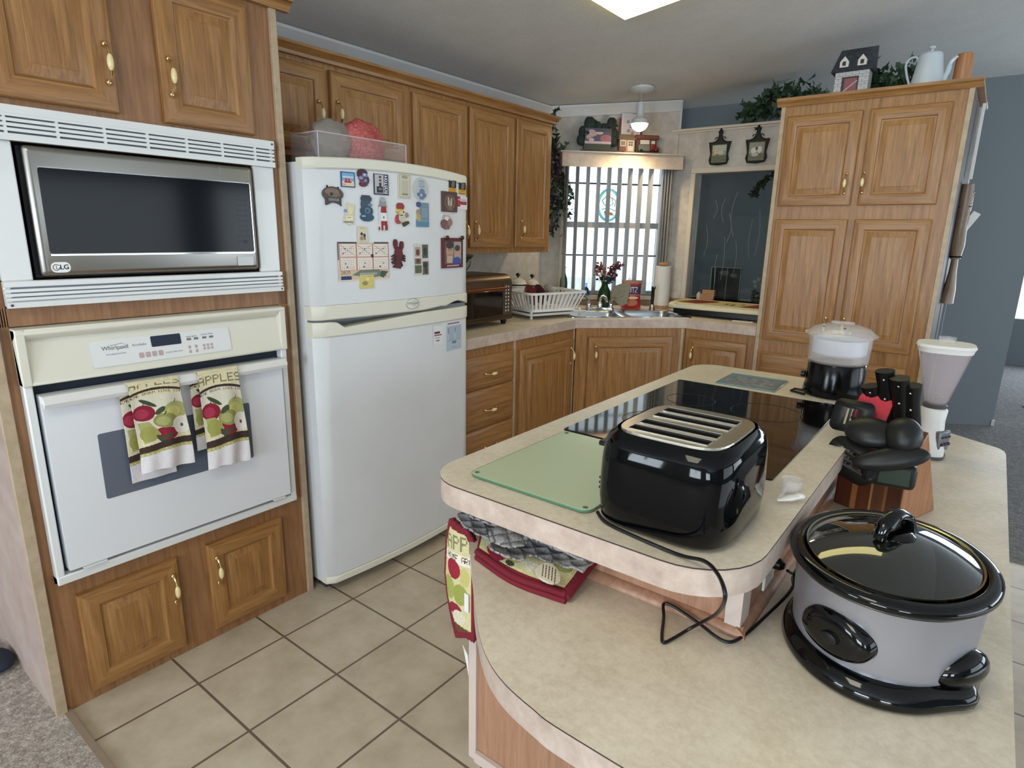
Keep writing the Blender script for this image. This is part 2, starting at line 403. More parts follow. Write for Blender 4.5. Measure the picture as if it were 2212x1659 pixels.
# diagonal window wall: s along (1,1)/r2, t out of the room
def diag(s,t,zz):  # wall front face is y-x=3.9 ; s measured from left end
    return (-.62+(s-t)/R2,3.28+(s+t)/R2,zz)
DL=.955
MD=Matrix.Translation((-.62,3.28,0))@Matrix.Rotation(PI/4,4,'Z')
WS0,WS1,WZ0,WZ1=.155,.90,.985,1.93
m=MB(); m.M=MD
def zt(s): return ceil_z(-.62+s/R2)
for a,b_,z0,z1 in ((-.04,WS0,0,0),(WS1,DL,0,0)): 
    m.box((a,0,0),(b_,.1,zt(a)+.0))
m.box((WS0,0,0),(WS1,.1,WZ0)); m.box((WS0,0,WZ1),(WS1,.1,zt(WS0)))
m.M=Matrix.Identity(4)
struct('wall_window',m,WALLP,smooth=False)
# half wall with pass-through
HX0,HX1,HY=.035,.96,3.95; PX0,PX1,PZ0,PZ1=.212,.742,.975,1.848
m=MB()
m.box((HX0,HY,0),(PX0,HY+.11,2.13)); m.box((PX1,HY,0),(1.78,HY+.11,2.13)); m.box((PX0,HY,0),(PX1,HY+.11,PZ0)); m.box((PX0,HY,PZ1),(PX1,HY+.11,2.13))
struct('wall_half',m,WALLP,smooth=False)
m=MB(); m.box((.02,HY-.025,2.13),(1.80,HY+.14,2.147)); m.box((.03,HY-.012,2.118),(.95,HY+.0,2.13)); struct('trim_half_wall_cap',m,TRIMC,bevel=.003)
m=MB(); w=.034
m.box((PX0-w,HY-.012,PZ0-.02),(PX0,HY-.0005,PZ1)); m.box((PX1,HY-.012,PZ0-.02),(PX1+w+.01,HY-.0005,PZ1)); m.box((PX0-w,HY-.012,PZ1),(PX1+w+.01,HY-.0005,PZ1+w))
m.box((PX0,HY-.01,PZ0-.02),(PX1,HY+.15,PZ0))
struct('trim_pass_through',m,TRIMC,bevel=.003)
m=MB(); m.box((PX0+.004,HY+.05,PZ0),(PX1,HY+.056,PZ1)); struct('window_pass_through',m,pm('tinted_pane',(222,228,228),.03,trans=1,ior=1.3),smooth=False)
# etched reeds on the pane
m=MB()
for (x,z0,h,bd) in ((.30,1.28,.22,.02),(.42,1.52,.16,-.02),(.455,1.38,.2,.025),(.50,1.42,.3,-.03),(.52,1.15,.25,.015),(.62,1.28,.26,-.012),(.66,1.3,.30,.014),(.40,1.1,.2,-.01),(.35,1.55,.12,.02),(.44,1.12,.3,.01)):
    m.tube([(x+bd*math.sin(PI*k/8),HY+.049,z0+h*k/8) for k in range(9)],.0011,5)
tag(m.build('etched_reed_design',pm('etched_glass',(150,160,160),.7)),'thin frosted reed lines etched on the tinted pass-through pane','etching')
# ceiling crown trims
def crown(m,p0,p1,ztop0,ztop1,nx,ny,h=.07,dpt=.035):
    prof=[(0,0),(dpt,0),(dpt,-.012),(dpt*.72,-.026),(dpt*.45,-.05),(.012,-.058),(.012,-h),(0,-h)]
    r0=[(p0[0]+nx*o,p0[1]+ny*o,ztop0+q) for o,q in prof]; r1=[(p1[0]+nx*o,p1[1]+ny*o,ztop1+q) for o,q in prof]
    m.loft([r0,r1])
m=MB(); crown(m,(-.62,.85),(-.62,3.28),2.259,2.259,1,0,.075,.05); struct('trim_crown_left',m,TRIMW)
m=MB(); e=diag(DL,0,0); crown(m,(-.62,3.28),(e[0],e[1]),2.258,zt(DL)-.002,1/R2,-1/R2); struct('trim_crown_window_wall',m,TRIMW)
m=MB(); m.M=MD; m.box((DL-.0,-.006,2.1),(DL+.014,.1,zt(DL)-.0)); struct('trim_wall_end',m,TRIMW)
# wallpaper corner battens
m=MB(); m.box((HX0,HY-.01,1.03),(HX0+.03,HY,2.118)); struct('trim_corner_batten',m,WALLP)
# ------------------------------------------------------------------ window in the diagonal wall
rw=MD
wroot=thing('window_1',None,None,loc=(-.62,3.28,0),rot=PI/4); tag(wroot,kind='structure')
m=MB()
for a,b_ in ((WS0,WS0+.03),(WS1-.03,WS1)): m.box((a,.03,WZ0),(b_,.075,WZ1))
for a,b_ in ((WZ0,WZ0+.03),(WZ1-.03,WZ1),(1.468,1.508)): m.box((WS0,.028,a),(WS1,.07,b_))
ALU=pm('window_aluminium',(176,180,184),.4)
m.build('sash_frame',ALU,wroot)
m=MB()
for zz in (1.775,1.272): m.box((WS0,.046,zz-.006),(WS1,.056,zz+.006))
m.build('muntin',pm('muntin_grey',(120,126,132),.5),wroot)
m=MB(); m.box((WS0+.03,.058,WZ0+.03),(WS1-.03,.062,WZ1-.03)); m.build('pane',GLASS,wroot,smooth=False)
m=MB(); m.box((WS0-.05,-.035,.955),(WS1+.03,.05,.985)); m.build('sill',TRIMC,wroot,bevel=.003)
m=MB()
for a,b_ in ((WS0-.03,WS0),(WS1,WS1+.03)): m.box((a,-.01,.985),(b_,.0,WZ1+.03))
m.box((WS0-.03,-.01,WZ1),(WS1+.03,0,WZ1+.03)); m.build('casing',TRIMC,wroot)
# valance and vertical blinds
v=thing('window_valance','wallpapered box valance across the top of the corner window','valance',(-.62,3.28,0),PI/4)
m=MB(); m.box((.10,-.13,1.868),(.955,-.118,1.958)); m.box((.10,-.118,1.868),(.112,-.002,1.958)); m.box((.943,-.118,1.868),(.955,-.002,1.958)); m.build('fascia',mottled('valance_vinyl',(196,176,160),(210,192,176),(220,204,190),scale=20),v)
m=MB(); m.box((.085,-.145,1.958),(.97,-.002,1.968)); m.build('top_board',TRIMC,v,bevel=.002)
m=MB(); m.box((.112,-.09,1.90),(.94,-.045,1.925)); tag(m.build('blind_headrail',TRIMW,None,(-.62,3.28,0),PI/4),'white headrail of the vertical blinds hidden behind the valance','blind rail')
VANE=pm('vinyl_vane',(176,178,180),.55)
first=None
sp=[.148+.0755*k for k in range(9)]+[.835,.855,.875,.895]
names=['first','second','third','fourth','fifth','sixth','seventh','eighth','ninth']
for k,s_ in enumerate(sp):
    a=math.radians(93 if k<9 else 76)
    if first is None:
        m=MB(); n=6; r=[]
        for q in range(n+1):
            t=q/n*2-1; r.append((t*.0445,.004*(1-t*t)))
        pl=r+[(x,y-.0012) for x,y in r[::-1]]
        m.prism(pl,-.895,0); o=m.build('blind_vane',VANE); first=o
    else:
        o=first.copy(); COL.objects.link(o)
    o.location=(-.62+(s_+.0677)/R2,3.28+(s_-.0677)/R2,1.9); o.rotation_euler=(0,0,PI/4+a)
    if k<9: lab='vertical white blind vane turned edge-on, %s from the left side of the window'%names[k]
    else: lab='vertical white blind vane bunched with others at the right side of the window'
    tag(o,lab,'blind vane','vertical blind vanes' if k<9 else 'bunched blind vanes at the right')
m=MB(); m.tube([(.13,-.10,1.9),(.13,-.10,1.3)],.0018,6); m.ell((.13,-.10,1.29),(.006,.006,.012),6); m.build('pull_cord',pm('cord_grey',(120,120,118),.6),v)
# lattice panel outside
m=MB(); m.M=MD@Matrix.Translation((0,.9,0))
for k in range(36):
    x=-.5+k*.045
    for q in range(16): m.tube([(x+(.022 if q%2 else 0),0,.4+q*.045),(x+(0 if q%2 else .022),0,.445+q*.045)],.0016,4,caps=False)
tag(m.build('outdoor_wire_screen',pm('wire_white',(235,238,240),.6)),'pale wire mesh screen standing outside behind the lower half of the window','wire screen')

# ------------------------------------------------------------------ cabinet makers (local: x along the run, -y out of the front)
def handle_mesh(vertical=True):
    m=MB()
    rot=Matrix.Identity(4) if vertical else Matrix.Rotation(PI/2,4,'Y')
    m.M=rot
    for sg in (-1,1):
        m.ell((0,-.006,sg*.047),(.0075,.006,.0085),7,0)
        m.tube([(0,-.006,sg*.046),(0,-.016,sg*.040),(0,-.024,sg*.030),(0,-.027,sg*.020)],[.005,.0036,.0032,.005],8,0)
    m.ell((0,-.0285,0),(.0085,.0085,.0215),9,1)
    o=m.build('handle',[BRASS,IVORY]); me=o.data; bpy.data.objects.remove(o); return me
HV=handle_mesh(True); HH=handle_mesh(False)
def add_handle(parent,x,z,vert=True,y=-.019):
    o=bpy.data.objects.new('handle',HV if vert else HH); COL.objects.link(o); o.parent=parent; o.location=(x,y,z); return o
def panel(parent,name,x0,x1,z0,z1,hx=None,hz=None,vert=True,frame=.052,y=0,raised=True):
    W=x1-x0; H=z1-z0; cx,cz=(x0+x1)/2,(z0+z1)/2
    if raised: pr=[(0,0),(0,-.013),(.003,-.0175),(.007,-.019),(frame-.008,-.019),(frame,-.0165),(frame+.004,-.0105),(frame+.009,-.0095),(frame+.034,-.0165),(frame+.037,-.018)]
    else: pr=[(0,0),(0,-.011),(.006,-.013),(.012,-.0175),(.018,-.019)]
    def ring(i,d):
        return [(-W/2+i,d,-H/2+i),(W/2-i,d,-H/2+i),(W/2-i,d,H/2-i),(-W/2+i,d,H/2-i)]
    m=MB()
    def mf(a,k):
        if k==-1: return 0 if raised else 1
        if not raised: return 1
        return 1 if (k in (0,2) and a<7) else 0
    m.loft([ring(i,d) for i,d in pr],mfn=mf)
    o=m.build(name,[WV,WH],parent,(cx,y,cz),angle=25)
    if hx is not None: add_handle(o,hx-cx,hz-cz,vert)
    return o
ROTL=PI/2   # cabinets on the left wall: local x -> +Y, front -> +X
ROTD=PI/4

# ---- oven tower
t=thing('oven_cabinet','tall oak cabinet holding the microwave and wall oven','cabinet',(0,0,0),ROTL)
m=MB()
m.box((0,.002,0),(.85,.615,.415)); m.box((0,.002,1.155),(.85,.615,1.203)); m.box((0,.002,1.695),(.85,.615,2.125)); m.box((0,.002,.415),(.0365,.615,1.70)); m.box((.8005,.002,.415),(.85,.615,1.70)); m.box((.03,.56,.415),(.805,.6,1.7))
m.build('carcass',[wood('oak_vertical_warm',(120,80,50),(144,102,66),(164,122,82),'z')],t,smooth=False)
m=MB(); m.box((-.014,-.004,0),(-.001,.615,2.125)); tag(m.build('side_panel',PINK,t,smooth=False),'pinkish laminate side panel')
m=MB(); m.box((-.016,-.012,0),(.012,.004,2.125)); m.box((.835,-.010,0),(.858,.004,2.125)); tag(m.build('edge_strip',WSEAM,t,bevel=.002),'pale edge strips')
m=MB(); pr=[(0,2.10),(-.02,2.10),(-.024,2.112),(-.04,2.13),(-.055,2.137),(-.055,2.15),(0,2.15)]
m.loft([[(-.03,y,z) for y,z in pr],[(.90,y,z) for y,z in pr]]); m.box((.86,-.05,2.125),(.90,.3,2.15)); m.build('crown_moulding',WH,t)
panel(t,'door',.078,.358,1.712,2.085,.336,1.832); panel(t,'door',.475,.752,1.706,2.085,.497,1.83)
panel(t,'door',.078,.360,.035,.362,.338,.262); panel(t,'door',.458,.738,.040,.365,.482,.264)

# ---- over-fridge wall cabinet and wall cabinets
t=thing('over_fridge_cabinet','short two-door oak wall cabinet above the refrigerator','cabinet',(-.30,.862,0),ROTL)
m=MB(); m.box((0,0,1.70),(.855,.32,2.07)); m.build('carcass',WV,t,smooth=False)
panel(t,'door',.03,.385,1.725,2.045,.348,1.868,frame=.05); panel(t,'door',.41,.815,1.73,2.045,.44,1.88,frame=.05)
t=thing('upper_cabinet','tall single-door oak wall cabinet right beside the refrigerator top','cabinet',(-.30,1.719,0),ROTL)
m=MB(); m.box((0,0,1.305),(.40,.32,2.07)); m.build('carcass',WV,t,smooth=False)
panel(t,'door',.012,.385,1.335,2.045,.365,1.42)
t=thing('upper_cabinet','tall two-door oak wall cabinet above the toaster oven, ending at the window corner','cabinet',(-.30,2.121,0),ROTL)
m=MB(); m.box((0,0,1.305),(.775,.32,2.07)); m.build('carcass',WV,t,smooth=False)
panel(t,'door',.008,.378,1.335,2.045,.045,1.425); panel(t,'door',.408,.748,1.335,2.048,.455,1.44)
m=MB(); pr=[(0,2.066),(-.022,2.066),(-.024,2.078),(-.04,2.092),(-.05,2.096),(-.05,2.106),(0,2.106)]
m.loft([[(.862,y,z) for y,z in pr],[(2.92,y,z) for y,z in pr]]); m.box((.862,0,2.0706),(2.90,.32,2.10)); m.loft([[(2.90,.0,2.072),(2.91,.0,2.072),(2.94,.0,2.096),(2.94,.0,2.106),(2.90,.0,2.106)],[(2.90,.32,2.072),(2.91,.32,2.072),(2.94,.32,2.096),(2.94,.32,2.106),(2.90,.32,2.106)]])
tag(m.build('cabinet_crown_moulding',WH,None,(-.30,0,0),ROTL),'long oak crown moulding running along the tops of the wall cabinets','moulding')

# ---- base run
t=thing('drawer_base_cabinet','oak base cabinet with a stack of drawers beside the refrigerator','cabinet',(0,1.72,0),ROTL)
m=MB(); m.box((0,0,.09),(.448,.6,.858)); m.box((0,.06,0),(.448,.6,.09)); m.build('carcass',WV,t,smooth=False)
for a,b_ in ((.652,.812),(.442,.640),(.250,.430),(.11,.238)): panel(t,'drawer',.03,.432,a,b_,.228,(a+b_)/2-.012,False,raised=False)
m=MB(); m.box((.440,-.004,.09),(.458,-.0002,.858)); m.build('seam_strip',WSEAM,t)
t=thing('base_cabinet','single-door oak base cabinet between the drawers and the sink cabinet','cabinet',(0,2.170,0),ROTL)
m=MB(); m.box((.01,0,.09),(.60,.6,.858)); m.box((.01,.06,0),(.6,.6,.09)); m.build('carcass',WV,t,smooth=False)
panel(t,'door',.038,.560,.115,.800,.535,.70,frame=.058)
m=MB(); m.box((.588,-.004,.09),(.603,0,.858)); m.build('seam_strip',WSEAM,t)
t=thing('sink_base_cabinet','diagonal oak base cabinet under the corner sink','cabinet',(.008,2.778,0),ROTD)
m=MB(); m.box((0,0,.09),(.70,.60,.690)); m.box((0,0,.690),(.70,.012,.858)); m.box((0,.06,0),(.70,.6,.09)); m.build('carcass',WV,t,smooth=False)
panel(t,'door',.078,.618,.115,.806,.122,.70,frame=.062)
m=MB(); m.box((.672,-.004,.09),(.688,0,.858)); m.build('seam_strip',WSEAM,t)
t=thing('base_cabinet','narrow oak base cabinet between the sink cabinet and pantry','cabinet',(.505,3.276,0),0)
m=MB(); m.box((0,0,.09),(.432,.6,.858)); m.box((0,.06,0),(.432,.6,.09)); m.build('carcass',WV,t,smooth=False)
panel(t,'door',.030,.385,.115,.806,.062,.70)
# ---- pantry
t=thing('pantry_cabinet','tall oak pantry cabinet with four doors and drawers below','cabinet',(.945,3.266,0),0)
m=MB(); m.box((0,0,0),(.82,.62,2.115)); m.build('carcass',[WV],t,smooth=False)
m=MB(); m.box((-.010,-.006,0),(.012,.0,2.10)); m.box((.806,-.007,0),(.828,.0,2.10)); m.build('edge_strip',WSEAM,t,bevel=.002)
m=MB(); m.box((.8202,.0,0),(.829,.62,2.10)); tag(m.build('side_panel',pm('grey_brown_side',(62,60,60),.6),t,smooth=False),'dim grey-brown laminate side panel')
m=MB()
pr=[(0,2.096),(-.014,2.096),(-.018,2.106),(-.03,2.118),(-.036,2.122),(-.036,2.136),(0,2.136)]
m.loft([[(-.03,y,z) for y,z in pr],[(.855,y,z) for y,z in pr]]); m.box((-.03,0,2.1155),(.855,.62,2.136)); m.build('crown_moulding',WH,t)
panel(t,'door',.028,.385,1.587,2.045,.352,1.695); panel(t,'door',.418,.755,1.587,2.046,.432,1.697)
panel(t,'door',.028,.385,.850,1.518,.350,.955); panel(t,'door',.418,.752,.850,1.518,.437,.96)
for a,b_ in ((.640,.775),(.44,.62),(.24,.42)):
    panel(t,'drawer',.030,.388,a,b_,None,None,raised=False); panel(t,'drawer',.418,.752,a,b_,None,None,raised=False)

# ---- counter top with a hole for the sink
DLp=lambda s,k:((s-k/R2)/R2,(s+k/R2)/R2)   # s=(x+y)/r2, k=y-x
SS0,SS1,SK0,SK1=1.94,2.74,2.855,3.52
hole=[DLp(SS0+.02,SK0+.03),DLp(SS1-.02,SK0+.03),DLp(SS1-.02,SK1-.03),DLp(SS0+.02,SK1-.03)]
outer=[(-.618,1.718),(.015,1.718),(.015,2.76),(.022,2.783),(.495,3.256),(.515,3.266),(.933,3.266),(.933,3.948),(.05,3.948),(-.618,3.280)]
m=MB(); m.prism(outer,.860,.914,0,1,hole=hole)
ct=m.build('kitchen_worktop',[CTOP,CLIP],smooth=False); tag(ct,'cream laminate worktop running into the corner under the window','worktop')
m=MB()
m.box((-.618,1.72,.915),(-.60,3.26,1.01)); tag(m.build('left_backsplash',TAN),'brown laminate backsplash strip along the left wall','backsplash')
m=MB(); m.box((.10,HY-.02,.915),(.93,HY-.001,.972)); tag(m.build('rear_backsplash',TAN),'brown laminate backsplash strip under the pass-through','backsplash')
m=MB(); m.M=MD; m.box((.03,-.02,.915),(.93,-.001,.95)); m.M=Matrix.Identity(4); tag(m.build('window_backsplash',TAN),'brown laminate backsplash strip under the window','backsplash')

# ---- island
t=thing('kitchen_island','two-level kitchen island base with wood-grain panels and pale corner trim','island base',(0,0,0))
m=MB(); m.box((1.042,.655,.0),(1.700,2.0,.850)); m.box((1.7005,.75,0),(1.93,2.3,.640)); m.box((1.06,2.0,0),(1.7,2.05,.6)); m.build('panel',[WISL],t,smooth=False)
PPT=pm('pale_pink_trim',(206,190,180),.5)
m=MB(); m.prism([(1.034,.648),(1.060,.648),(1.060,.656),(1.042,.656),(1.042,.68),(1.034,.68)],0,.850); tag(m.build('corner_trim',PPT,t,bevel=.001),'pale corner trim')
m=MB(); m.prism([(1.676,.648),(1.706,.648),(1.706,.70),(1.6995,.70),(1.6995,.656),(1.676,.656)],.693,.850); tag(m.build('corner_trim',PPT,t,bevel=.001),'pale corner trim')
m=MB(); m.box((1.06,.640,0),(1.704,.655,.032)); m.build('base_trim',PPT,t,bevel=.002)
m=MB(); pr=[(.0,.0),(-.018,.0),(-.017,.007),(-.011,.014),(-.004,.018),(0,.018)]
m.loft([[(1.06,.655+y,.693+z) for y,z in pr],[(1.712,.655+y,.693+z) for y,z in pr]]); m.loft([[(1.700-y,.64,.693+z) for y,z in pr],[(1.700-y,1.99,.693+z) for y,z in pr]]); m.build('quarter_round',WISL,t)
m=MB(); m.prism(rrect(1.060,.462,1.748,2.070,[.105,.13,.09,.09],8),.8505,.8988,0,1); m.prism(rrect(1.0588,.4608,1.7492,2.0712,[.105,.13,.09,.09],8),.8988,.9015,0,2)
o=m.build('island_upper_worktop',[CTOP,CLIP,DARKLINE],bevel=0); tag(o,'upper cream laminate island top carrying the cooktop and toaster','worktop')
lo=[(1.042,.6445),(1.06,.620),(1.120,.560),(1.180,.500),(1.235,.440),(1.289,.386),(1.361,.323),(1.431,.284),(1.512,.264),(1.60,.256),(1.98,.256),(2.06,.275),(2.095,.31),(2.107,.37),(2.107,2.262),(2.103,2.30),(2.088,2.332),(2.06,2.352),(1.890,2.468),(1.83,2.49),(1.7005,2.49),(1.7065,.6445)]
cv_=[(p.x,p.y) for p in spline([(x,y,0) for x,y in lo[1:14]],5)]; lo=[lo[0]]+cv_+lo[14:]
m=MB(); m.prism(lo,.640,.6898,0,1); 
cx=sum(p[0] for p in lo)/len(lo); cy=sum(p[1] for p in lo)/len(lo)
lo2=[(p[0]+(.0012 if p[0]>1.75 else -.0010),p[1]-(.0012 if p[1]<.6 else 0)) for p in lo]; m.prism(lo2,.6898,.6925,0,2)
o=m.build('island_lower_worktop',[CTOP,CLIP,DARKLINE]); tag(o,'lower cream laminate bar top wrapping the island with a rounded front corner','worktop')
# ================================================================== appliances on the left
def txtM(x,y,z,face='-y'):
    # letters standing upright, seen from the front (-y) of a local cabinet frame
    return Matrix.Translation((x,y,z))@Matrix.Rotation(PI/2,4,'X')
GREYINK=pm('grey_ink',(120,124,128),.6); DARKINK=pm('dark_ink',(40,42,48),.6); REDINK=pm('red_ink',(170,90,88),.6)
# microwave trim kit
t=thing('microwave_trim_kit','white vented surround framing the built-in microwave','trim kit',(0,0,0),ROTL)
m=MB()
m.box((.036,-.014,1.612),(.808,.001,1.692)); m.box((.036,-.014,1.207),(.808,.001,1.272)); m.box((.036,-.012,1.272),(.102,.001,1.612)); m.box((.735,-.012,1.272),(.808,.001,1.612))
m.build('surround',WHITE,t,bevel=.003)
m=MB()
m.box((.036,-.026,1.675),(.808,-.014,1.694)); m.box((.036,-.026,1.612),(.808,-.014,1.628)); m.box((.036,-.026,1.205),(.808,-.014,1.219)); m.box((.036,-.022,1.258),(.808,-.014,1.270))
for zz in (1.6335,1.6450,1.6565): m.box((.036,-.024,zz),(.808,-.014,zz+.0075))
m.box((.036,-.025,1.668),(.808,-.014,1.676))
for zz in (1.2225,1.2335,1.2445): m.box((.036,-.022,zz),(.808,-.014,zz+.0075))
for k in range(7): x=.09+k*.108; m.box((x,-.0235,1.628),(x+.006,-.014,1.675))
m.build('vent_louvre',WHITE,t)
m=MB()
m.box((.05,-.0155,1.630),(.795,-.0141,1.673)); m.build('vent_slot',pm('vent_dark',(88,96,106),.7),t)
m=MB(); m.box((.05,-.0155,1.221),(.795,-.0141,1.256)); m.build('vent_slot',pm('vent_grey',(120,128,138),.7),t)
m=MB()
for x,zz in ((.800,1.684),(.800,1.2125),(.045,1.2125)): m.ell((x,-.027,zz),(.0035,.002,.0035),5)
m.build('screw',pm('screw_grey',(90,90,92),.4,metal=1),t)
# microwave
t=thing('microwave','stainless steel countertop microwave with dark window built into the cabinet','microwave',(0,0,0),ROTL)
m=MB(); m.box((.112,0.004,1.278),(.728,.45,1.604)); m.build('casing',pm('oven_cavity_dark',(22,30,42),.6),t)
m=MB()
def rr(i,y,x0=.118,x1=.722,z0=1.283,z1=1.604,r=.008): return [(p[0],y,p[1]) for p in rrect(x0+i,z0+i,x1-i,z1-i,max(r-i*.3,.002),3)]
m.loft([rr(0,.003),rr(0,-.020),rr(.003,-.027),rr(.012,-.030)]); m.build('door_frame',pm('microwave_steel',(158,156,150),.3,metal=1),t,angle=50)
m=MB(); m.prism([(p[0],p[1]) for p in rrect(.142,1.340,.704,1.553,.006,3)],0,.003); 
for i,v in enumerate(m.v): m.v[i]=(v[0],-.0302-v[2],v[1])
m.build('window',pm('microwave_glass',(14,19,26),.10,spec=.22),t)
m=MB(); m.box((.142,-.0345,1.3345),(.704,-.0302,1.3385),0); m.box((.7045,-.0345,1.338),(.7072,-.0302,1.553),0); m.box((.142,-.0345,1.553),(.704,-.0302,1.5555),0); m.build('window_bezel',CHROME,t)
m=MB(); m.box((.612,-.0308,1.556),(.6126,-.0302,1.600)); m.build('panel_seam',pm('steel_button',(150,148,144),.3,metal=1),t)
m=MB(); m.prism([(p[0],p[1]) for p in rrect(.645,1.296,.700,1.324,.003,3)],0,.0016)
for i,v in enumerate(m.v): m.v[i]=(v[0],-.0302-v[2],v[1])
m.build('door_button',pm('steel_button',(150,148,144),.3,metal=1),t)
m=MB(); m.prism([(p[0],p[1]) for p in rrect(.138,1.291,.182,1.318,.012,4)],0,.0012)
for i,v in enumerate(m.v): m.v[i]=(v[0],-.0302-v[2],v[1])
b=m.build('badge',pm('badge_silver',(206,204,198),.3,metal=.6),t)
m=MB(); m.text('LG',.017,txtM(.168,-.0318,1.3045),0,.0003,.0004); m.tube([(.150+.0075*math.cos(a),-.0319,1.3045+.0075*math.sin(a)) for a in [k*PI/10 for k in range(2,21)]],.0009,5,0); m.tube([(.150,-.0319,1.309),(.150,-.0319,1.301),(.154,-.0319,1.301)],.0007,5,0); m.build('logo',DARKINK,b)
m=MB()
for k in range(9):
    for q in range(3): m.box((.655+q*.013,-.0338,1.372+k*.016),(.663+q*.013,-.0332,1.3745+k*.016))
m.ell((.676,-.0335,1.372),(.006,.0012,.006),6); m.build('keypad_marks',pm('keypad_marks',(56,60,66),.5),t)
# wall oven
t=thing('built_in_oven','white built-in wall oven with towels over its handle','oven',(0,0,0),ROTL)
m=MB(); m.box((.037,-.028,.419),(.058,.03,1.004)); m.box((.778,-.028,.419),(.800,.03,1.004)); m.box((.037,-.030,.419),(.800,.03,.446)); m.box((.06,.0,.44),(.78,.5,1.0),1)
m.build('frame',[WHITE,pm('oven_gap',(30,38,50),.7)],t,bevel=.004)
m=MB()
y0,y1=.036,.800
prof=[(.02,1.000),(-.034,1.000),(-.036,1.006),(-.030,1.016),(-.012,1.110),(-.012,1.118),(-.030,1.128),(-.037,1.138),(-.034,1.150),(.02,1.153)]
m.loft([[(y0,y,z) for y,z in prof],[(y1,y,z) for y,z in prof]])
for a,b_ in ((y0,y0+.022),(y1-.022,y1)):
    pr=[(.0,1.0),(-.036,1.0),(-.036,1.15),(0,1.15)]; m.loft([[(a,y,z) for y,z in pr],[(b_,y,z) for y,z in pr]])
m.build('control_housing',CREAM,t,bevel=.003)
sl=math.atan2(.018,.094)
CPM=Matrix.Translation((.40,-.0222,1.0615))@Matrix.Rotation(PI/2-sl,4,'X')   # local x right, y up the slope, z out
m=MB(); m.M=CPM; m.prism(rrect(-.200,-.038,.200,.038,.008,4),0,.002); cp=m.build('control_panel',WHITE,t)
m=MB(); m.M=CPM; m.prism(rrect(-.040,.002,.046,.034,.003,3),.002,.0028); m.build('display',pm('lcd_dark',(30,40,58),.15),cp)
m=MB(); m.M=CPM
m.text('Whirlpool',.0165,Matrix.Translation((-.137,.013,.0021)),0,.0003,.0002); m.tube([(-.15,.020,.0024),(-.118,.024,.0024),(-.104,.016,.0024),(-.125,.009,.0024)],.0006,4)
m.text('ACCUBAKE SYSTEM',.0058,Matrix.Translation((-.137,-.005,.0021)),0,.0003); m.text('Accubake',.010,Matrix.Translation((-.073,.014,.0021)),0,.0003)
for k,(x,y,s_) in enumerate(((.070,.020,'BAKE'),(.088,.020,'BROIL'),(.118,.022,'CLOCK'),(.138,.022,'TIMER'),(.012,-.020,'COOK TIME'),(.038,-.020,'STOP'))): m.text(s_,.0062,Matrix.Translation((x,y,.0021)),0,.0003)
for x in (.070,.092,.118,.140): m.prism(rrect(x-.007,.009,x+.007,.016,.002,2),.002,.0024)
m.build('panel_lettering',GREYINK,cp)
m=MB(); m.M=CPM
for k,x in enumerate((-.072,-.054,-.036,-.018)): m.prism(rrect(x-.007,-.026,x+.007,-.010,.003,2),.002,.0024)
for x in (.068,.088): 
    for y in (-.012,-.026): m.prism(rrect(x-.004,y-.005,x+.004,y+.005,.002,2),.002,.0024)
for x in (.113,.125,.137):
    for y in (-.012,-.022): m.prism(rrect(x-.004,y-.004,x+.004,y+.004,.001,2),.002,.0024)
m.build('panel_keys',pm('key_pinkish',(190,168,168),.6),cp)
m=MB(); m.prism([(p[0],p[1]) for p in rrect(.066,.459,.769,.972,.004,3)],0,.036)
for i,v in enumerate(m.v): m.v[i]=(v[0],-.004-v[2],v[1])
dr=m.build('door',pm('oven_door_glass',(228,232,238),.12,coat=.4),t,bevel=.003)
m=MB(); m.prism([(p[0],p[1]) for p in rrect(.182,.640,.637,.838,.006,3)],0,.0008)
for i,v in enumerate(m.v): m.v[i]=(v[0],-.0402-v[2],v[1])
m.build('window',pm('oven_window_tint',(96,106,122),.1,coat=.5),dr)
m=MB(); pr=[(-.038,.974),(-.062,.974),(-.072,.964),(-.074,.954),(-.068,.942),(-.062,.942),(-.058,.952),(-.042,.954)]
m.loft([[(.064,y,z) for y,z in pr],[(.772,y,z) for y,z in pr]]); m.build('handle',WHITEM,dr,bevel=.001)
for a,b_ in ((.10,.16),(.70,.745)):
    m=MB(); m.box((a,-.0425,.452),(b_,-.030,.4575)); m.build('door_clip',WHITEM,t)

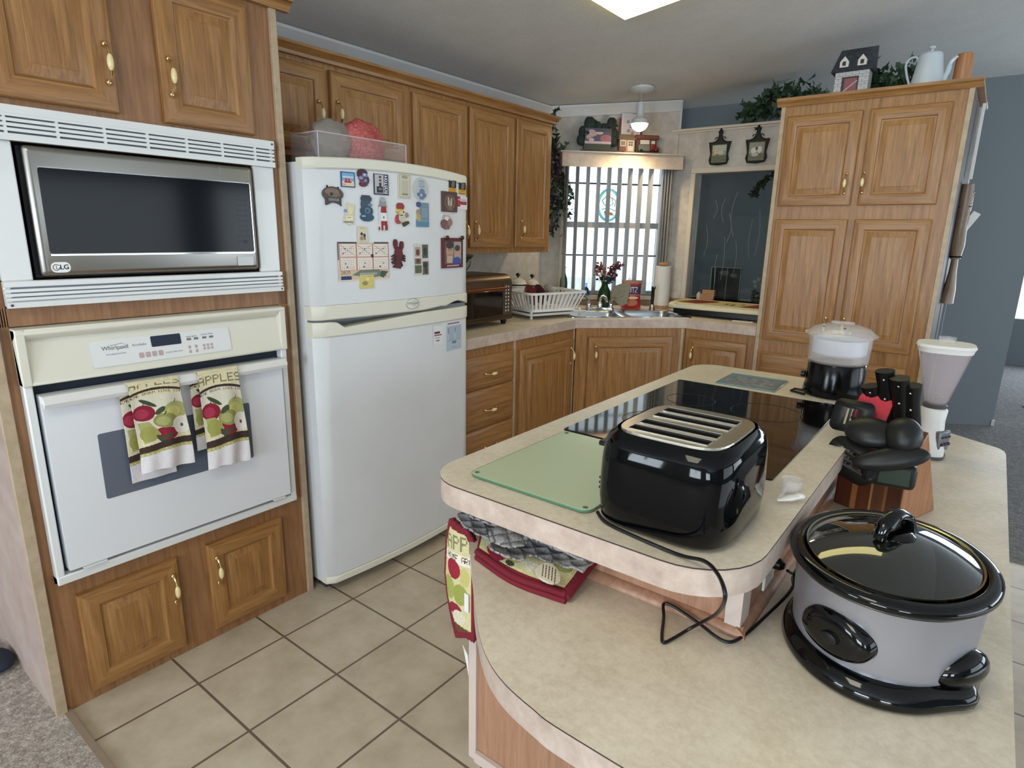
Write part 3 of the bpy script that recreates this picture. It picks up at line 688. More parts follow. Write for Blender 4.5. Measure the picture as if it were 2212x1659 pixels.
# apple print shared by the towels
def apple(c,x,y,r,col,hi,sk=1.0):
    c.oval(x,y,r,r*sk,col); c.oval(x-r*.2,y+r*.05*sk,r*.62,r*.6*sk,hi); c.line(x,y-r*.85*sk,x+r*.18,y-r*1.2*sk,.006,(60,50,36))
CR=(224,214,178); OLV=(128,122,86); BRN=(62,44,38); GRN=(146,148,84); GRN2=(172,172,112); RD=(140,28,52); RD2=(168,52,78); WHT=(226,222,226); LF=(62,78,52)
def towel_canvas(big):
    c=Canvas(100,250,CR)
    c.rect(0,.16,1,.6,(222,216,198))
    if big: c.text('APPLES',-.02,.035,1.08,.085,OLV,.02); c.text('OLD FASHIONED',-.1,-.01,1.2,.03,OLV,.01)
    else: c.text('APPLES',-.02,-.02,1.05,.07,OLV,.02)
    y0=.155 if big else .085
    xs=np.linspace(-.02,1.02,14)
    for i in range(13):
        a,b_=xs[i],xs[i+1]; f=lambda u:y0+.045*(2*u-1)**2
        c.line(a,f(a),b_,f(b_),.013,BRN)
    c.text('HOME GROWN SINCE 1842',-.03,y0+.022,1.08,.026,BRN,.045)
    o=.07 if big else 0
    apple(c,.80,.36+o*.6,.24,GRN2,(198,196,120),.44); c.oval(.30,.235+o,.16,.025,LF,.3)
    apple(c,.19,.34+o,.21,RD,RD2,.42); c.oval(.52,.60+o*.2,.24,.075,RD); apple(c,.56,.45+o*.6,.23,GRN,GRN2,.36); c.oval(.50,.335+o,.11,.03,LF,-.3)
    c.poly([(.05,.44+o*.5),(.25,.44+o*.5),(.42,.60),(.30,.66),(.10,.68)],GRN2); c.oval(.22,.58,.17,.085,(160,160,84))
    c.oval(.86,.52+o*.4,.19,.085,(228,224,212)); c.oval(.86,.57+o*.4,.16,.06,(232,228,222)); c.oval(.87,.54+o*.4,.035,.02,(110,90,62))
    c.oval(.42,.66,.10,.035,LF,.5); c.oval(.55,.63,.10,.02,LF,-.2)
    c.poly([(-.1,.72),(.3,.70),(.6,.665),(1.1,.68),(1.1,.75),(.6,.74),(.3,.775),(-.1,.785)],BRN)
    c.poly([(-.1,.785),(.3,.775),(.6,.74),(1.1,.75),(1.1,.785),(.6,.775),(.3,.81),(-.1,.82)],(178,172,112))
    for k in range(12): c.oval(.04+k*.085,(.80 if k<5 else .765),.018,.007,(222,214,150))
    c.poly([(-.1,.82),(.3,.81),(.6,.775),(1.1,.785),(1.1,1.1),(-.1,1.1)],WHT)
    return c.noise(.08,3)
def towel(label,xc,w,zb_front,zb_back,big,group,twist=0):
    t=thing('dish_towel',label,'towel',(0,0,0),ROTL,group)
    cv=towel_canvas(big)
    L=.975-zb_front
    def front(u,v):
        z=.975-L*v; wv=.006*math.sin(u*7+v*2)*min(1,v*2.5)+.004*math.sin(u*15+3*v)*v
        x=xc+(u-.5)*w*(1+.10*v)+twist*v+.01*v*math.sin(v*3)
        y=-.0785-.004*v+wv
        if v<.04: y=-.0795+(1-v/.04)**2*.012; 
        return (x,y-.001,z+(.004*math.sin(u*5))*v)
    sheet('front_drape',cv,front,CLOTH,t,thick=.0025,offset=0)
    cv2=towel_canvas(False)
    Lb=.965-zb_back
    def back(u,v):
        z=.965-Lb*v; return (xc-.022+(u-.5)*w*.92+twist*v*.2,-.053-.002*math.sin(u*9+v*3)-.004*v,z)
    sheet('back_drape',cv2,back,CLOTH,t,thick=.0025,offset=0)
    m=MB(); pr=[(-.0800,.962),(-.0800,.970),(-.075,.9785),(-.062,.9785),(-.052,.975),(-.0505,.962),(-.0530,.962),(-.0545,.973),(-.062,.9765),(-.074,.9762),(-.0778,.970)]
    m.loft([[(xc-w*.5+.0,y,z) for y,z in pr],[(xc+w*.5,y,z) for y,z in pr]]); m.build('fold',mottled('towel_cream',(200,192,156),(214,206,170),(222,214,180),scale=60,rough=.9),t)
towel('printed apple dish towel hanging crookedly on the left of the oven handle',.331,.138,.700,.672,False,'apple dish towels on the oven handle',.012)
towel('printed apple dish towel with the word APPLES, on the right of the oven handle',.523,.128,.655,.72,True,'apple dish towels on the oven handle',.008)

# ================================================================== refrigerator (local x along the front, -y out)
FY0,FY1=.872,1.694; FC=(FY0+FY1)/2; FH=(FY1-FY0)/2
def fx(y): tt=(y-FC)/FH; return .097+.030*(1-min(1,tt*tt))
t=thing('refrigerator','white top-freezer refrigerator covered in magnets','refrigerator',(0,0,0),0)
m=MB(); m.box((-.60,.884,.03),(.030,1.688,1.640)); m.build('cabinet_body',FRW,t,bevel=.006)
m=MB(); m.box((.028,.892,.055),(.046,1.68,1.63)); m.build('gasket',GREYP,t)
m=MB()
for a in (.90,1.64): m.box((-.02,a,.0),(.03,a+.03,.03)); m.box((-.55,a,.0),(-.50,a+.03,.03))
m.box((.01,.92,.03),(.04,1.66,.07)); m.build('kick_grille',pm('kick_dark',(60,60,62),.6),t)
def dome(z0,z1,name,mat,off=0,top=None,bot=None,side=.0):
    m=MB(); n=28; R=[]
    for k in range(n+1):
        y=FY0+(FY1-FY0)*k/n; e=min(1,min(y-FY0,FY1-y)/.022); x=fx(y)+off-.018*(1-e)**2
        zt_=z1+(top(y) if top else 0); zb_=z0+(bot(y) if bot else 0)
        R.append([(.046,y,zb_),(x-.004,y,zb_),(x,y,zb_+.004),(x,y,zt_-.004),(x-.004,y,zt_),(.046,y,zt_)])
    m.loft(R); return m.build(name,mat,t,angle=40)
crn=lambda y:.018*(1-((y-FC)/FH)**2)
fd=dome(1.148,1.612,'freezer_door',FRW,0,crn); dome(1.612,1.650,'freezer_door_top_cap',CREAM,.004,crn,crn)
def hand_bot(y):   # shallow finger hollow at the far end of the freezer trim
    return .0 if y<1.38 else .024*max(0,1-abs((y-1.60)/.10)**1.3) if y>1.5 else .010*(y-1.38)/.12*.9
dome(1.098,1.149,'freezer_handle_trim',CREAM,.006,None,hand_bot)
def hand_top(y):
    if y<.955: return 0
    if y<.99: return -.024*(y-.955)/.035
    if y<1.385: return -.024*(1-(y-.99)/.395)**1.15
    return 0
dome(1.036,1.090,'door_handle_trim',CREAM,.006,hand_top)
dome(.075,1.036,'refrigerator_door',FRW); dome(.045,.075,'door_bottom_cap',CREAM,.003)
m=MB(); m.box((.046,.885,1.085),(.085,1.68,1.105)); m.build('handle_recess',GREYP,t)
m=MB(); yb=1.311; xb=fx(yb)+.0065
m.M=Matrix.Translation((xb,yb,1.130))@Matrix.Rotation(PI/2,4,'Z')@Matrix.Rotation(PI/2,4,'X')
m.lathe([(1,0),(1,.002),(.94,.003)],(0,0,0),32,0,.035,.0215); m.lathe([(1.0,.0029),(.97,.0036),(.93,.0036),(.91,.003)],(0,0,0),32,1,.035,.0215,caps=False); m.text('Whirlpool',.0135,Matrix.Translation((0,.002,.0032)),1,.0003,.0002); m.tube([(-.02,.007,.0034),(.01,.011,.0034),(.024,.003,.0034),(.0,-.008,.0034)],.0006,4,1)
m.build('brand_badge',[CREAM,pm('badge_grey',(150,152,156),.5)],t)

# magnets and papers on the freezer door ------------------------------------
def on_door(name,label,cat,cv,yc,zc,w,h,thick=.004,tilt=0,mat=None,group=None,off=.0):
    x=fx(yc)+.0006+off
    slope=math.atan2(fx(yc+.02)-fx(yc-.02),.04)
    # local x = along +Y, local z up, -y towards the room
    o=sheet(name,cv,lambda u,v:((u-.5)*w,0,(.5-v)*h),mat or PAINTG,None,(x,yc,zc),(0,tilt,PI/2-slope),thick=thick,offset=-1,smooth=False)
    # solidify grows backwards from the painted face, so stand the face off the door
    o.location.x+=thick*math.cos(slope)
    tag(o,label,cat,group or ('magnets on the freezer door' if name=='fridge_magnet' else 'stickers on the lower refrigerator door' if name=='door_sticker' else None)); return o
K=None
def cv(w,h,bg=None): return Canvas(w,h,bg)
c=cv(30,28,(40,84,130)); c.rect(.06,.06,.94,.6,(120,170,210)); c.rect(.06,.6,.94,.94,(224,206,178)); c.rect(.1,.3,.9,.4,(200,215,225)); c.rect(.3,.42,.42,.72,(190,40,60)); c.rect(.5,.42,.62,.72,(190,40,60)); c.rect(.25,.62,.72,.7,(190,40,60)); c.rect(.1,.8,.3,.86,(200,120,110))
on_door('fridge_magnet','square magnet of red beach chairs on sand by blue water','magnet',c,1.029,1.588,.056,.052)
c=cv(30,34); c.oval(.45,.3,.4,.28,(66,36,54)); c.oval(.6,.62,.36,.3,(70,50,76)); c.oval(.5,.85,.3,.15,(92,44,60)); c.oval(.62,.35,.22,.12,(130,128,168)); c.oval(.3,.52,.18,.1,(140,136,170)); c.oval(.65,.66,.14,.09,(130,130,165)); c.oval(.6,.33,.07,.05,(240,240,245)); c.oval(.4,.75,.15,.05,(150,60,70)); c.noise(.5,5)
on_door('fridge_magnet','purple and maroon curled magnet between the beach and BOSTON magnets','magnet',c,1.092,1.599,.054,.062,.006)
c=cv(44,60,(60,60,84)); c.rect(.05,.04,.66,.93,(186,186,186)); c.rect(.15,.6,.62,.9,(46,48,66)); c.rect(.33,.1,.5,.7,(46,48,62)); c.rect(.36,.2,.47,.26,(210,190,180)); c.rect(.36,.35,.47,.42,(200,196,190)); c.oval(.42,.72,.16,.05,(120,110,120)); c.rect(.68,.03,.97,.97,(40,42,70)); c.text('BOSTON',.71,.06,.22,.88,(240,240,240),vert=True)
on_door('fridge_magnet','rectangular BOSTON magnet with a lighthouse picture','magnet',c,1.172,1.581,.066,.074)
c=cv(44,38); c.oval(.5,.42,.5,.36,(84,74,66)); c.poly([(.12,.6),(.88,.6),(.90,1),(.78,.9),(.6,.84),(.4,.84),(.2,.97),(.14,.97)],(72,62,56)); c.oval(.45,.3,.35,.16,(130,108,98)); c.oval(.55,.45,.3,.1,(120,104,80)); c.oval(.42,.42,.07,.08,(30,30,32)); c.rect(.28,.62,.78,.76,(120,124,126)); c.rect(.22,.0,.28,.14,(36,34,34)); c.rect(.75,.06,.8,.2,(36,34,34)); c.noise(.35,8)
on_door('fridge_magnet','brown cave-shaped rustic magnet, farthest left on the freezer','magnet',c,.966,1.530,.080,.068,.006)
c=cv(28,44); c.poly([(.4,0),(1,.08),(.95,.5),(.9,.95),(.6,1),(0,.8),(.3,.4)],(214,208,184)); c.poly([(.5,.12),(.9,.16),(.8,.5),(.45,.5)],(232,222,170)); c.rect(.28,.56,.82,.78,(236,230,196)); c.oval(.3,.36,.12,.07,(120,150,190)); c.rect(.4,.64,.7,.67,(90,84,70)); c.rect(.1,.82,.85,.88,(140,136,130)); c.noise(.2,3)
on_door('fridge_magnet','small tilted cream magnet below the cave-shaped one','magnet',c,1.025,1.470,.051,.078)
c=cv(32,50); c.oval(.5,.14,.38,.14,(54,66,86)); c.oval(.45,.35,.34,.2,(60,82,104)); c.oval(.5,.6,.45,.2,(52,76,98)); c.oval(.52,.84,.48,.16,(46,80,106)); c.oval(.55,.58,.22,.12,(96,122,142)); c.oval(.52,.6,.1,.06,(50,76,98)); c.oval(.75,.36,.2,.04,(110,140,160)); c.oval(.25,.8,.12,.025,(190,220,240)); c.rect(.2,.0,.75,.03,(90,50,60)); c.noise(.2,2)
on_door('fridge_magnet','tall slate-blue wave-shaped magnet left of the lighthouse','magnet',c,1.102,1.493,.060,.092,.006)
c=cv(26,76); c.rect(.2,.12,.85,.27,(150,150,155)); c.oval(.5,.08,.22,.08,(170,170,176)); c.rect(.05,.26,.95,.29,(130,130,136)); c.poly([(.2,.29),(.85,.29),(.98,1),(.02,1)],(232,230,230)); c.poly([(.22,.29),(.84,.29),(.88,.48),(.2,.48)],(150,44,48)); c.poly([(.12,.72),(.92,.72),(.98,1),(.02,1)],(150,44,48)); c.rect(.45,.86,.6,1,(226,220,216)); c.rect(.47,.58,.56,.64,(60,56,60)); c.rect(.06,.3,.18,1,(214,216,222))
on_door('fridge_magnet','red and white striped lighthouse magnet','magnet',c,1.175,1.477,.040,.120,.007)
c=cv(30,36); c.poly([(.1,0),(.85,.02),(1,1),(.05,.98)],(216,208,184)); c.oval(.4,.5,.12,.1,(60,52,40)); c.oval(.65,.6,.13,.12,(70,58,50)); c.oval(.4,.78,.2,.14,(170,140,120)); c.rect(.62,.65,.74,.9,(70,60,52)); c.rect(.3,.1,.7,.14,(130,126,110)); c.noise(.12,2)
on_door('fridge_magnet','cream picture magnet holding up the top edge of the calendar','magnet',c,1.080,1.402,.047,.056,.004,off=.0015)
c=cv(34,50,(208,200,178)); c.rect(.06,.04,.94,.96,(150,146,126)); c.rect(.1,.06,.9,.94,(212,206,186)); 
for k in range(9): c.rect(.2,.28+k*.06,.8,.30+k*.06,(150,148,136))
c.oval(.5,.14,.28,.07,(160,156,140)); c.oval(.5,.84,.3,.05,(140,136,120))
on_door('fridge_magnet','cream rectangular plaque magnet with printed verse','magnet',c,1.285,1.583,.060,.090,.005)
c=cv(40,46); c.oval(.5,.5,.5,.5,(196,198,190)); c.oval(.52,.5,.42,.44,(186,194,202))
for k in range(6): c.rect(.32,.12+k*.06,.74,.145+k*.06,(120,128,140))
c.oval(.55,.6,.2,.12,(110,130,160)); c.oval(.3,.74,.12,.09,(96,116,160)); c.oval(.72,.76,.14,.1,(100,120,158)); c.oval(.52,.88,.2,.08,(110,124,156))
on_door('fridge_magnet','oval grey-blue plaque magnet with written verse','magnet',c,1.373,1.578,.078,.088,.005)
c=cv(36,48); c.rect(.0,.04,1,1,(116,142,160)); c.rect(.0,.04,.3,.7,None); c.oval(.2,.12,.18,.1,(76,84,126)); c.oval(.16,.42,.14,.1,(170,138,120)); c.poly([(.05,.5),(.3,.5),(.35,.8),(.05,.75)],(186,164,110)); c.rect(.0,.8,1,1,(92,134,162))
for k in range(11): c.rect(.42,.16+k*.06,.9,.175+k*.06,(150,172,184))
on_door('fridge_magnet','blue rectangular magnet with fine lettering below the oval plaque','magnet',c,1.381,1.482,.070,.098,.004)
c=cv(36,46); c.oval(.36,.15,.26,.16,(150,52,50)); c.oval(.3,.35,.24,.1,(214,184,72)); c.oval(.5,.45,.2,.12,(224,220,210)); c.oval(.2,.7,.2,.2,(170,70,74)); c.oval(.45,.62,.26,.2,(206,200,176)); c.poly([(.5,.85),(.95,.75),(1,.85),(.6,1)],(70,60,40)); c.oval(.8,.5,.15,.1,(150,140,110)); c.oval(.55,.38,.06,.04,(40,36,36)); c.rect(.3,.5,.5,.54,(60,50,44)); c.noise(.3,4)
on_door('fridge_magnet','small colourful figure magnet in red and yellow','magnet',c,1.270,1.476,.068,.088,.007)
for i,(y,z) in enumerate(((1.570,1.602),(1.639,1.599))):
    c=cv(24,32,(34,34,30)); c.poly([(.5,0),(.8,.1),(.7,.55),(.3,.6),(.3,.3)],(110,110,100)); c.rect(0,.62,1,.98,(206,150,30)); c.rect(.2,.72,.8,.76,(90,66,20)); c.rect(.1,0,.45,.06,None)
    on_door('fridge_magnet',('black and gold magnet directly above the brown square magnet','black and gold magnet nearest the freezer door\'s right edge')[i],'magnet',c,y,z,.046,.048,.004,group=None)
c=cv(40,34,(86,62,60)); c.oval(.5,.52,.36,.36,(120,96,90)); c.oval(.5,.5,.28,.28,(92,68,64)); c.oval(.4,.48,.06,.22,(196,176,166)); c.oval(.6,.5,.06,.22,(196,176,166)); c.oval(.5,.6,.05,.2,(160,140,130)); c.rect(.3,.88,.7,.92,(130,110,104))
on_door('fridge_magnet','dark brown square magnet with a carved emblem','magnet',c,1.546,1.538,.100,.082,.007)
c=cv(36,32); c.oval(.5,.3,.36,.3,(196,180,178)); c.oval(.28,.6,.28,.3,(120,86,84)); c.oval(.75,.5,.24,.26,(150,120,116)); c.oval(.5,.8,.26,.18,(132,96,92)); c.oval(.45,.25,.16,.14,(226,218,214)); c.noise(.35,6)
on_door('fridge_magnet','small knobbly brownish figure magnet above the family photo','magnet',c,1.527,1.455,.070,.062,.008)
c=cv(38,30,(224,222,224)); c.rect(.0,.0,.3,.8,(190,52,66)); c.rect(.3,.38,.96,.62,(150,60,80)); c.rect(.36,.14,.9,.18,(150,150,156)); c.rect(.36,.25,.9,.29,(150,150,156)); c.rect(.08,.2,.2,.3,(240,220,224))
on_door('paper_card','white card with a red stripe at the freezer\'s right edge','card',c,1.641,1.538,.072,.053,.001)
c=cv(40,60)
LB=(92,30,36); c.oval(.3,.14,.13,.15,LB); c.oval(.72,.2,.12,.14,LB,.2); c.line(.28,.25,.4,.4,.06,LB); c.line(.72,.3,.6,.42,.055,LB); c.oval(.5,.5,.26,.2,(98,32,38)); c.oval(.45,.72,.2,.2,(86,28,34)); c.poly([(.25,.85),(.65,.85),(.62,1),(.1,.95)],LB); c.oval(.5,.32,.09,.07,LB)
for k in range(3): c.line(.3,.5+k*.1,.05,.58+k*.1,.025,(70,24,28)); c.line(.68,.5+k*.08,.92,.58+k*.08,.025,(70,24,28))
c.line(.35,.7,.12,.82,.025,(70,24,28)); c.line(.6,.7,.72,.9,.03,(70,24,28)); c.noise(.2,3)
on_door('fridge_magnet','dark red lobster magnet beside the calendar','magnet',c,1.246,1.328,.074,.112,.007)
c=cv(44,68,(206,204,198)); c.rect(.06,.10,.44,.4,(176,150,140)); c.oval(.25,.27,.12,.1,(90,60,56)); c.rect(.55,.03,.96,.45,(84,88,74)); c.oval(.75,.25,.12,.14,(50,54,46)); c.rect(.04,.46,.48,.64,(120,120,104)); c.oval(.26,.54,.12,.07,(110,50,48)); c.rect(.04,.68,.5,.92,(92,98,72)); c.rect(.56,.56,.98,.98,(104,100,92)); c.oval(.76,.68,.14,.1,(60,50,48)); c.oval(.8,.86,.12,.1,(70,60,60)); c.noise(.25,3)
on_door('photo_strip','narrow sheet of small snapshots between the lobster and the framed photo','photo strip',c,1.372,1.304,.084,.126,.001,mat=PAINT)
c=cv(64,72,(98,36,42)); c.rect(.13,.13,.9,.86,(160,160,158)); c.rect(.13,.13,.56,.86,(96,92,90)); c.oval(.36,.45,.17,.27,(186,150,132)); c.oval(.36,.24,.18,.12,(60,56,56)); c.rect(.22,.60,.5,.84,(198,170,152)); c.oval(.32,.40,.03,.02,(60,50,48)); c.oval(.43,.40,.03,.02,(60,50,48)); c.rect(.32,.56,.43,.58,(150,90,84)); c.oval(.72,.48,.12,.17,(190,150,132)); c.oval(.72,.34,.13,.10,(70,58,52)); c.oval(.70,.78,.22,.14,(60,84,150)); c.rect(.13,.86,.9,.87,(98,36,42)); c.rect(.22,.90,.8,.94,(190,160,160)); c.noise(.1,2)
on_door('photo_magnet_frame','dark red framed photo of two people','photo frame',c,1.565,1.328,.146,.126,.006)
c=cv(130,84,(222,206,190)); c.rect(.0,.0,.36,.035,(52,50,50)); c.rect(.7,.0,1,.03,(60,58,58)); c.rect(0,0,.012,.45,(70,66,64)); c.rect(.985,.0,1,.7,(80,74,70)); 
for r in range(2):
    for q in range(3):
        x0=.035+q*.325; y0=.05+r*.35; c.rect(x0-.012,y0-.01,x0+.315,y0+.335,(176,120,100)); c.rect(x0,y0,x0+.30,y0+.32,(232,222,212))
        for a in range(5):
            for b_ in range(7): c.rect(x0+.03+b_*.037,y0+.06+a*.05,x0+.045+b_*.037,y0+.075+a*.05,(150,130,126))
        c.oval(x0+.1+.05*q,y0+.12+.03*r,.012,.02,(60,50,50)); c.oval(x0+.06+.07*r,y0+.24,.014,.022,(60,50,50))
        if r==0: c.line(x0+.02,y0+.03,x0+.28,y0+.29,.004,(110,100,96)); c.line(x0+.28,y0+.03,x0+.02,y0+.29,.004,(150,136,130))
c.rect(0,.73,1,1,(214,190,164)); c.poly([(.25,.85),(.4,.73),(.8,.73),(.95,.9),(.6,.92)],(110,126,108)); c.rect(.4,.8,.75,.86,(160,166,156)); c.text('2025',.04,.74,.18,.08,(60,50,62)); c.rect(.04,.87,.24,.97,(44,56,110)); c.poly([(.84,.75),(.98,.78),(.88,.95),(.8,.9)],(60,84,76)); c.rect(.0,.97,1,1,(226,214,204)); c.oval(.66,.36,.03,.05,(40,52,44)); c.noise(.06,3)
on_door('paper_calendar','printed 2025 calendar sheet with six months showing','calendar',c,1.086,1.303,.222,.140,.001,mat=PAINT)
c=cv(36,30,(214,200,120)); c.oval(.35,.6,.2,.16,(150,140,96)); c.rect(.5,.1,.9,.14,(180,166,90)); c.oval(.55,.3,.1,.1,(234,224,160)); c.noise(.12,2)
on_door('yellow_note','small yellow note stuck below the calendar','note',c,1.093,1.228,.062,.050,.002,mat=PAINT,off=.0012)
c=cv(36,46,(226,226,228)); c.rect(.15,.35,.7,.45,(50,50,60)); c.rect(.1,.5,.85,.57,(150,70,90)); c.rect(.2,.66,.7,.69,(160,160,166)); c.rect(.3,.78,.65,.85,(130,80,100)); c.rect(0,0,1,.02,(170,174,180)); c.rect(0,0,.02,1,(180,184,188))
on_door('door_sticker','small white sticker on the refrigerator door','sticker',c,1.467,.985,.066,.084,.0008,mat=PAINT)
c=cv(56,60,(176,190,204)); c.rect(0,0,1,.13,(214,220,226)); c.rect(.08,.04,.85,.09,(150,100,120)); c.rect(.1,.2,.14,.4,(60,64,80)); c.rect(.55,.2,.59,.4,(60,64,80)); 
for k in range(9): c.rect(.18,.18+k*.05,.48,.2+k*.05,(140,156,176)); c.rect(.64,.18+k*.05,.94,.2+k*.05,(140,156,176))
c.rect(.05,.64,.95,.655,(120,130,150)); c.rect(.35,.68,.65,.76,(110,120,140)); c.rect(.3,.88,.6,.9,(120,130,150))
on_door('door_sticker','larger blue-grey printed sticker near the refrigerator door edge','sticker',c,1.578,.966,.108,.128,.0008,mat=PAINT)
# two magnets pin the framed photo
for y,z in ((1.523,1.392),(1.628,1.392)):
    m=MB(); m.ell((0,0,0),(.006,.010,.010),6); tag(m.build('pin_magnet',pm('dark_magnet',(46,26,30),.4),None,(fx(y)+.012,y,z)),'tiny dark round magnet pinning a top corner of the red photo frame','magnet','photo corner magnets')

# storage box and bags on the refrigerator top
t=thing('storage_box','open clear plastic box on top of the refrigerator','storage box',(0,0,1.6415))
m=MB(); X0,X1,Y0,Y1=-.12,.045,.965,1.375; H=.105; w=.004
m.box((X1-w,Y0,0),(X1,Y1,H)); m.box((X0,Y0,0),(X0+w,Y1,H)); m.box((X0,Y0,0),(X1,Y0+w,H)); m.box((X0,Y1-w,0),(X1,Y1,H)); m.box((X0,Y0,0),(X1,Y1,w))
m.build('box_wall',pm('box_clear',(216,210,216),.08,alpha=.09,spec=.8),t,smooth=False)
m=MB(); 
for a,b_ in (((X1,Y0),(X1,Y1)),((X0,Y0),(X0,Y1))): m.tube([(a[0],a[1],H),(b_[0],b_[1],H)],.0025,6)
for y in (Y0,Y1): m.tube([(X0,y,H),(X1,y,H)],.0025,6); m.tube([(X1,y,0.003),(X1,y,H)],.0022,6)
m.build('box_rim',pm('box_edge',(222,216,224),.2,alpha=.55),t)
def crumple(c,r,seed,amt=.16,n=14):
    rs=random.Random(seed); m=MB(); m.ell(c,r,n)
    ph=[(rs.uniform(0,6),rs.uniform(3,9),rs.uniform(3,9),rs.uniform(3,9)) for _ in range(6)]
    C0=Vector(c)
    for i,v in enumerate(m.v):
        d=Vector(v)-C0; n_=Vector((d.x/r[0],d.y/r[1],d.z/r[2])); k=sum(math.sin(p+a*n_.x+b*n_.y+g*n_.z) for p,a,b,g in ph)/6
        m.v[i]=tuple(C0+d*(1+amt*k*1.6+rs.uniform(-.03,.03)))
    return m
m=crumple((0,0,0),(.062,.082,.082),3,.14); tag(m.build('crumpled_clear_bag',pm('silvery_bag',(188,184,174),.15,trans=.55,ior=1.2),None,(-.045,1.085,1.731),angle=20),'crumpled translucent grey plastic bag in the box on the refrigerator','bag')
m=crumple((0,0,0),(.058,.105,.092),5,.07); tag(m.build('red_mesh_bag',mottled('red_mesh',(140,54,50),(178,82,78),(206,120,112),scale=120,rough=.7),None,(-.038,1.225,1.735),angle=20),'bulging red mesh bag in the box on the refrigerator','bag')
# ================================================================== corner counter
CZ=.914
def SKM(s=2.34,k=3.18): # frame on the diagonal counter: x along s, y away from the viewer
    return ((s-k/R2)/R2,(s+k/R2)/R2)
def skloc(s,k,z=CZ): a=SKM(s,k); return (a[0],a[1],z)
# sink
t=thing('kitchen_sink','double-bowl stainless steel corner sink','sink',skloc(2.34,SK0),ROTD)
W2=(SS1-SS0)/2; D=(SK1-SK0)/R2
m=MB()
def bowl(x0,x1,y0,y1,dep=.16):
    rs=[]
    for i,z_ in ((0,.004),(.004,-.002),(.008,-.02),(.016,-dep+.02),(.035,-dep)): rs.append([(p[0],p[1],z_) for p in rrect(x0+i,y0+i,x1-i,y1-i,.05,5)])
    m.loft(rs,cap0=False)
outer_=rrect(-W2,0,W2,D,.03,5)
b1=rrect(-W2+.035,.035,-.015,D-.10,.05,5); b2=rrect(.015,.035,W2-.035,D-.10,.05,5)
tri=tessellate_polygon([[Vector((*p,0)) for p in l] for l in (outer_,b1,b2)]); pts=outer_+b1+b2
ids=[m.vert((p[0],p[1],.004)) for p in pts]
for q in tri: m.face([ids[k] for k in q])
rim=[m.vert((p[0]*1.003,p[1],.0005)) for p in outer_]
for k in range(len(outer_)): k2=(k+1)%len(outer_); m.face((ids[k],rim[k],rim[k2],ids[k2]))
bowl(-W2+.035,-.015,.035,D-.10); bowl(.015,W2-.035,.035,D-.10)
m.build('basin',pm('sink_steel',(196,200,204),.22,metal=1),t,angle=50)
m=MB()
for x in (-.19,.19): m.lathe([(.04,0),(.04,.003),(.028,.003),(.02,-.004)],(x,.19,-.158),20)
m.build('drain',CHROME,t)
# faucet
t=thing('faucet','chrome two-handle kitchen faucet behind the sink','faucet',skloc(2.24,3.44,CZ+.0045),ROTD)
m=MB(); m.prism(rrect(-.10,-.022,.10,.022,.02,5),0,.014); m.build('base_plate',CHROME,t,bevel=.003)
m=MB(); m.lathe([(.018,.014),(.018,.04),(.014,.055)],n=16); m.tube(spline([(0,0,.05),(0,-.03,.085),(0,-.10,.10),(0,-.16,.085),(0,-.17,.065)],5),.009,10); m.build('spout',CHROME,t)
for sg in (-1,1):
    m=MB(); m.lathe([(.017,.014),(.014,.03),(.012,.05),(.014,.055),(.008,.062)],(sg*.078,0,0),14); m.tube([(sg*.078,0,.058),(sg*.105,-.01,.085),(sg*.145,-.015,.092)],[.006,.005,.0055],8); m.build('tap_handle',CHROME,t)
t=thing('sink_sprayer','black and chrome pull-out sink sprayer','sprayer',skloc(2.62,3.46,CZ+.0045),ROTD)
m=MB(); m.lathe([(.022,0),(.020,.006),(.012,.03),(.012,.034)],n=16); m.build('holder',CHROME,t)
m=MB(); m.lathe([(.010,.030),(.012,.08),(.011,.135),(.015,.142)],n=14); m.ell((0,-.006,.150),(.015,.02,.014),7); m.build('spray_head',BLACK,t)
m=MB(); m.ell((0,-.014,.158),(.010,.014,.008),6); m.build('trigger',CHROME,t)
# toaster oven
t=thing('toaster_oven','bronze-brown toaster oven with rounded top on the left worktop','toaster oven',(-.165,1.865,CZ),ROTL)
m=MB(); prof=[(0.0,.028),(0.0,.225)]+[(.055-.055*math.cos(PI/2*k/6),.225+.055*math.sin(PI/2*k/6)) for k in range(1,7)]+[(.30,.28),(.33,.26),(.33,.028)]
BRZ=pm('bronze_shell',(96,78,58),.34,metal=.6); m.loft([[(0.0,y,z) for y,z in prof],[(.488,y,z) for y,z in prof]]); m.build('shell',BRZ,t,bevel=.004)
m=MB(); m.box((.02,-.006,.055),(.395,.001,.195)); m.build('door',pm('smoky_glass',(14,16,18),.08,coat=.5),t,bevel=.003)
m=MB(); m.tube([(.02,-.030,.207),(.395,-.030,.207)],.0085,10); m.box((.03,-.028,.2),(.04,.0,.213)); m.box((.375,-.028,.2),(.385,.0,.213)); m.build('door_handle',pm('copper_handle',(176,118,84),.28,metal=1),t)
m=MB(); m.box((.0,-.003,.030),(.488,.002,.052)); m.tube([(.02,-.012,.042),(.40,-.012,.042)],.004,8); m.build('crumb_tray_front',pm('bronze_dark',(84,66,48),.35,metal=.6),t)
m=MB(); m.box((.402,-.004,.055),(.478,.0015,.23)); cpn=m.build('control_strip',pm('brown_panel',(70,58,46),.45),t)
m=MB(); rs=random.Random(3)
for a in range(8):
    for b_ in range(2): m.box((.424+b_*.022,-.0052,.075+a*.019),(.432+b_*.022,-.0042,.083+a*.019+rs.uniform(0,.004)))
m.build('control_marks',pm('marks_white',(214,212,206),.5),cpn)
m=MB(); 
for x in (.04,.45):
    for y in (.03,.29): m.lathe([(.017,.030),(.018,.015),(.012,0)],(x,y,0),12)
m.build('foot',BLACK,t)
m=MB()
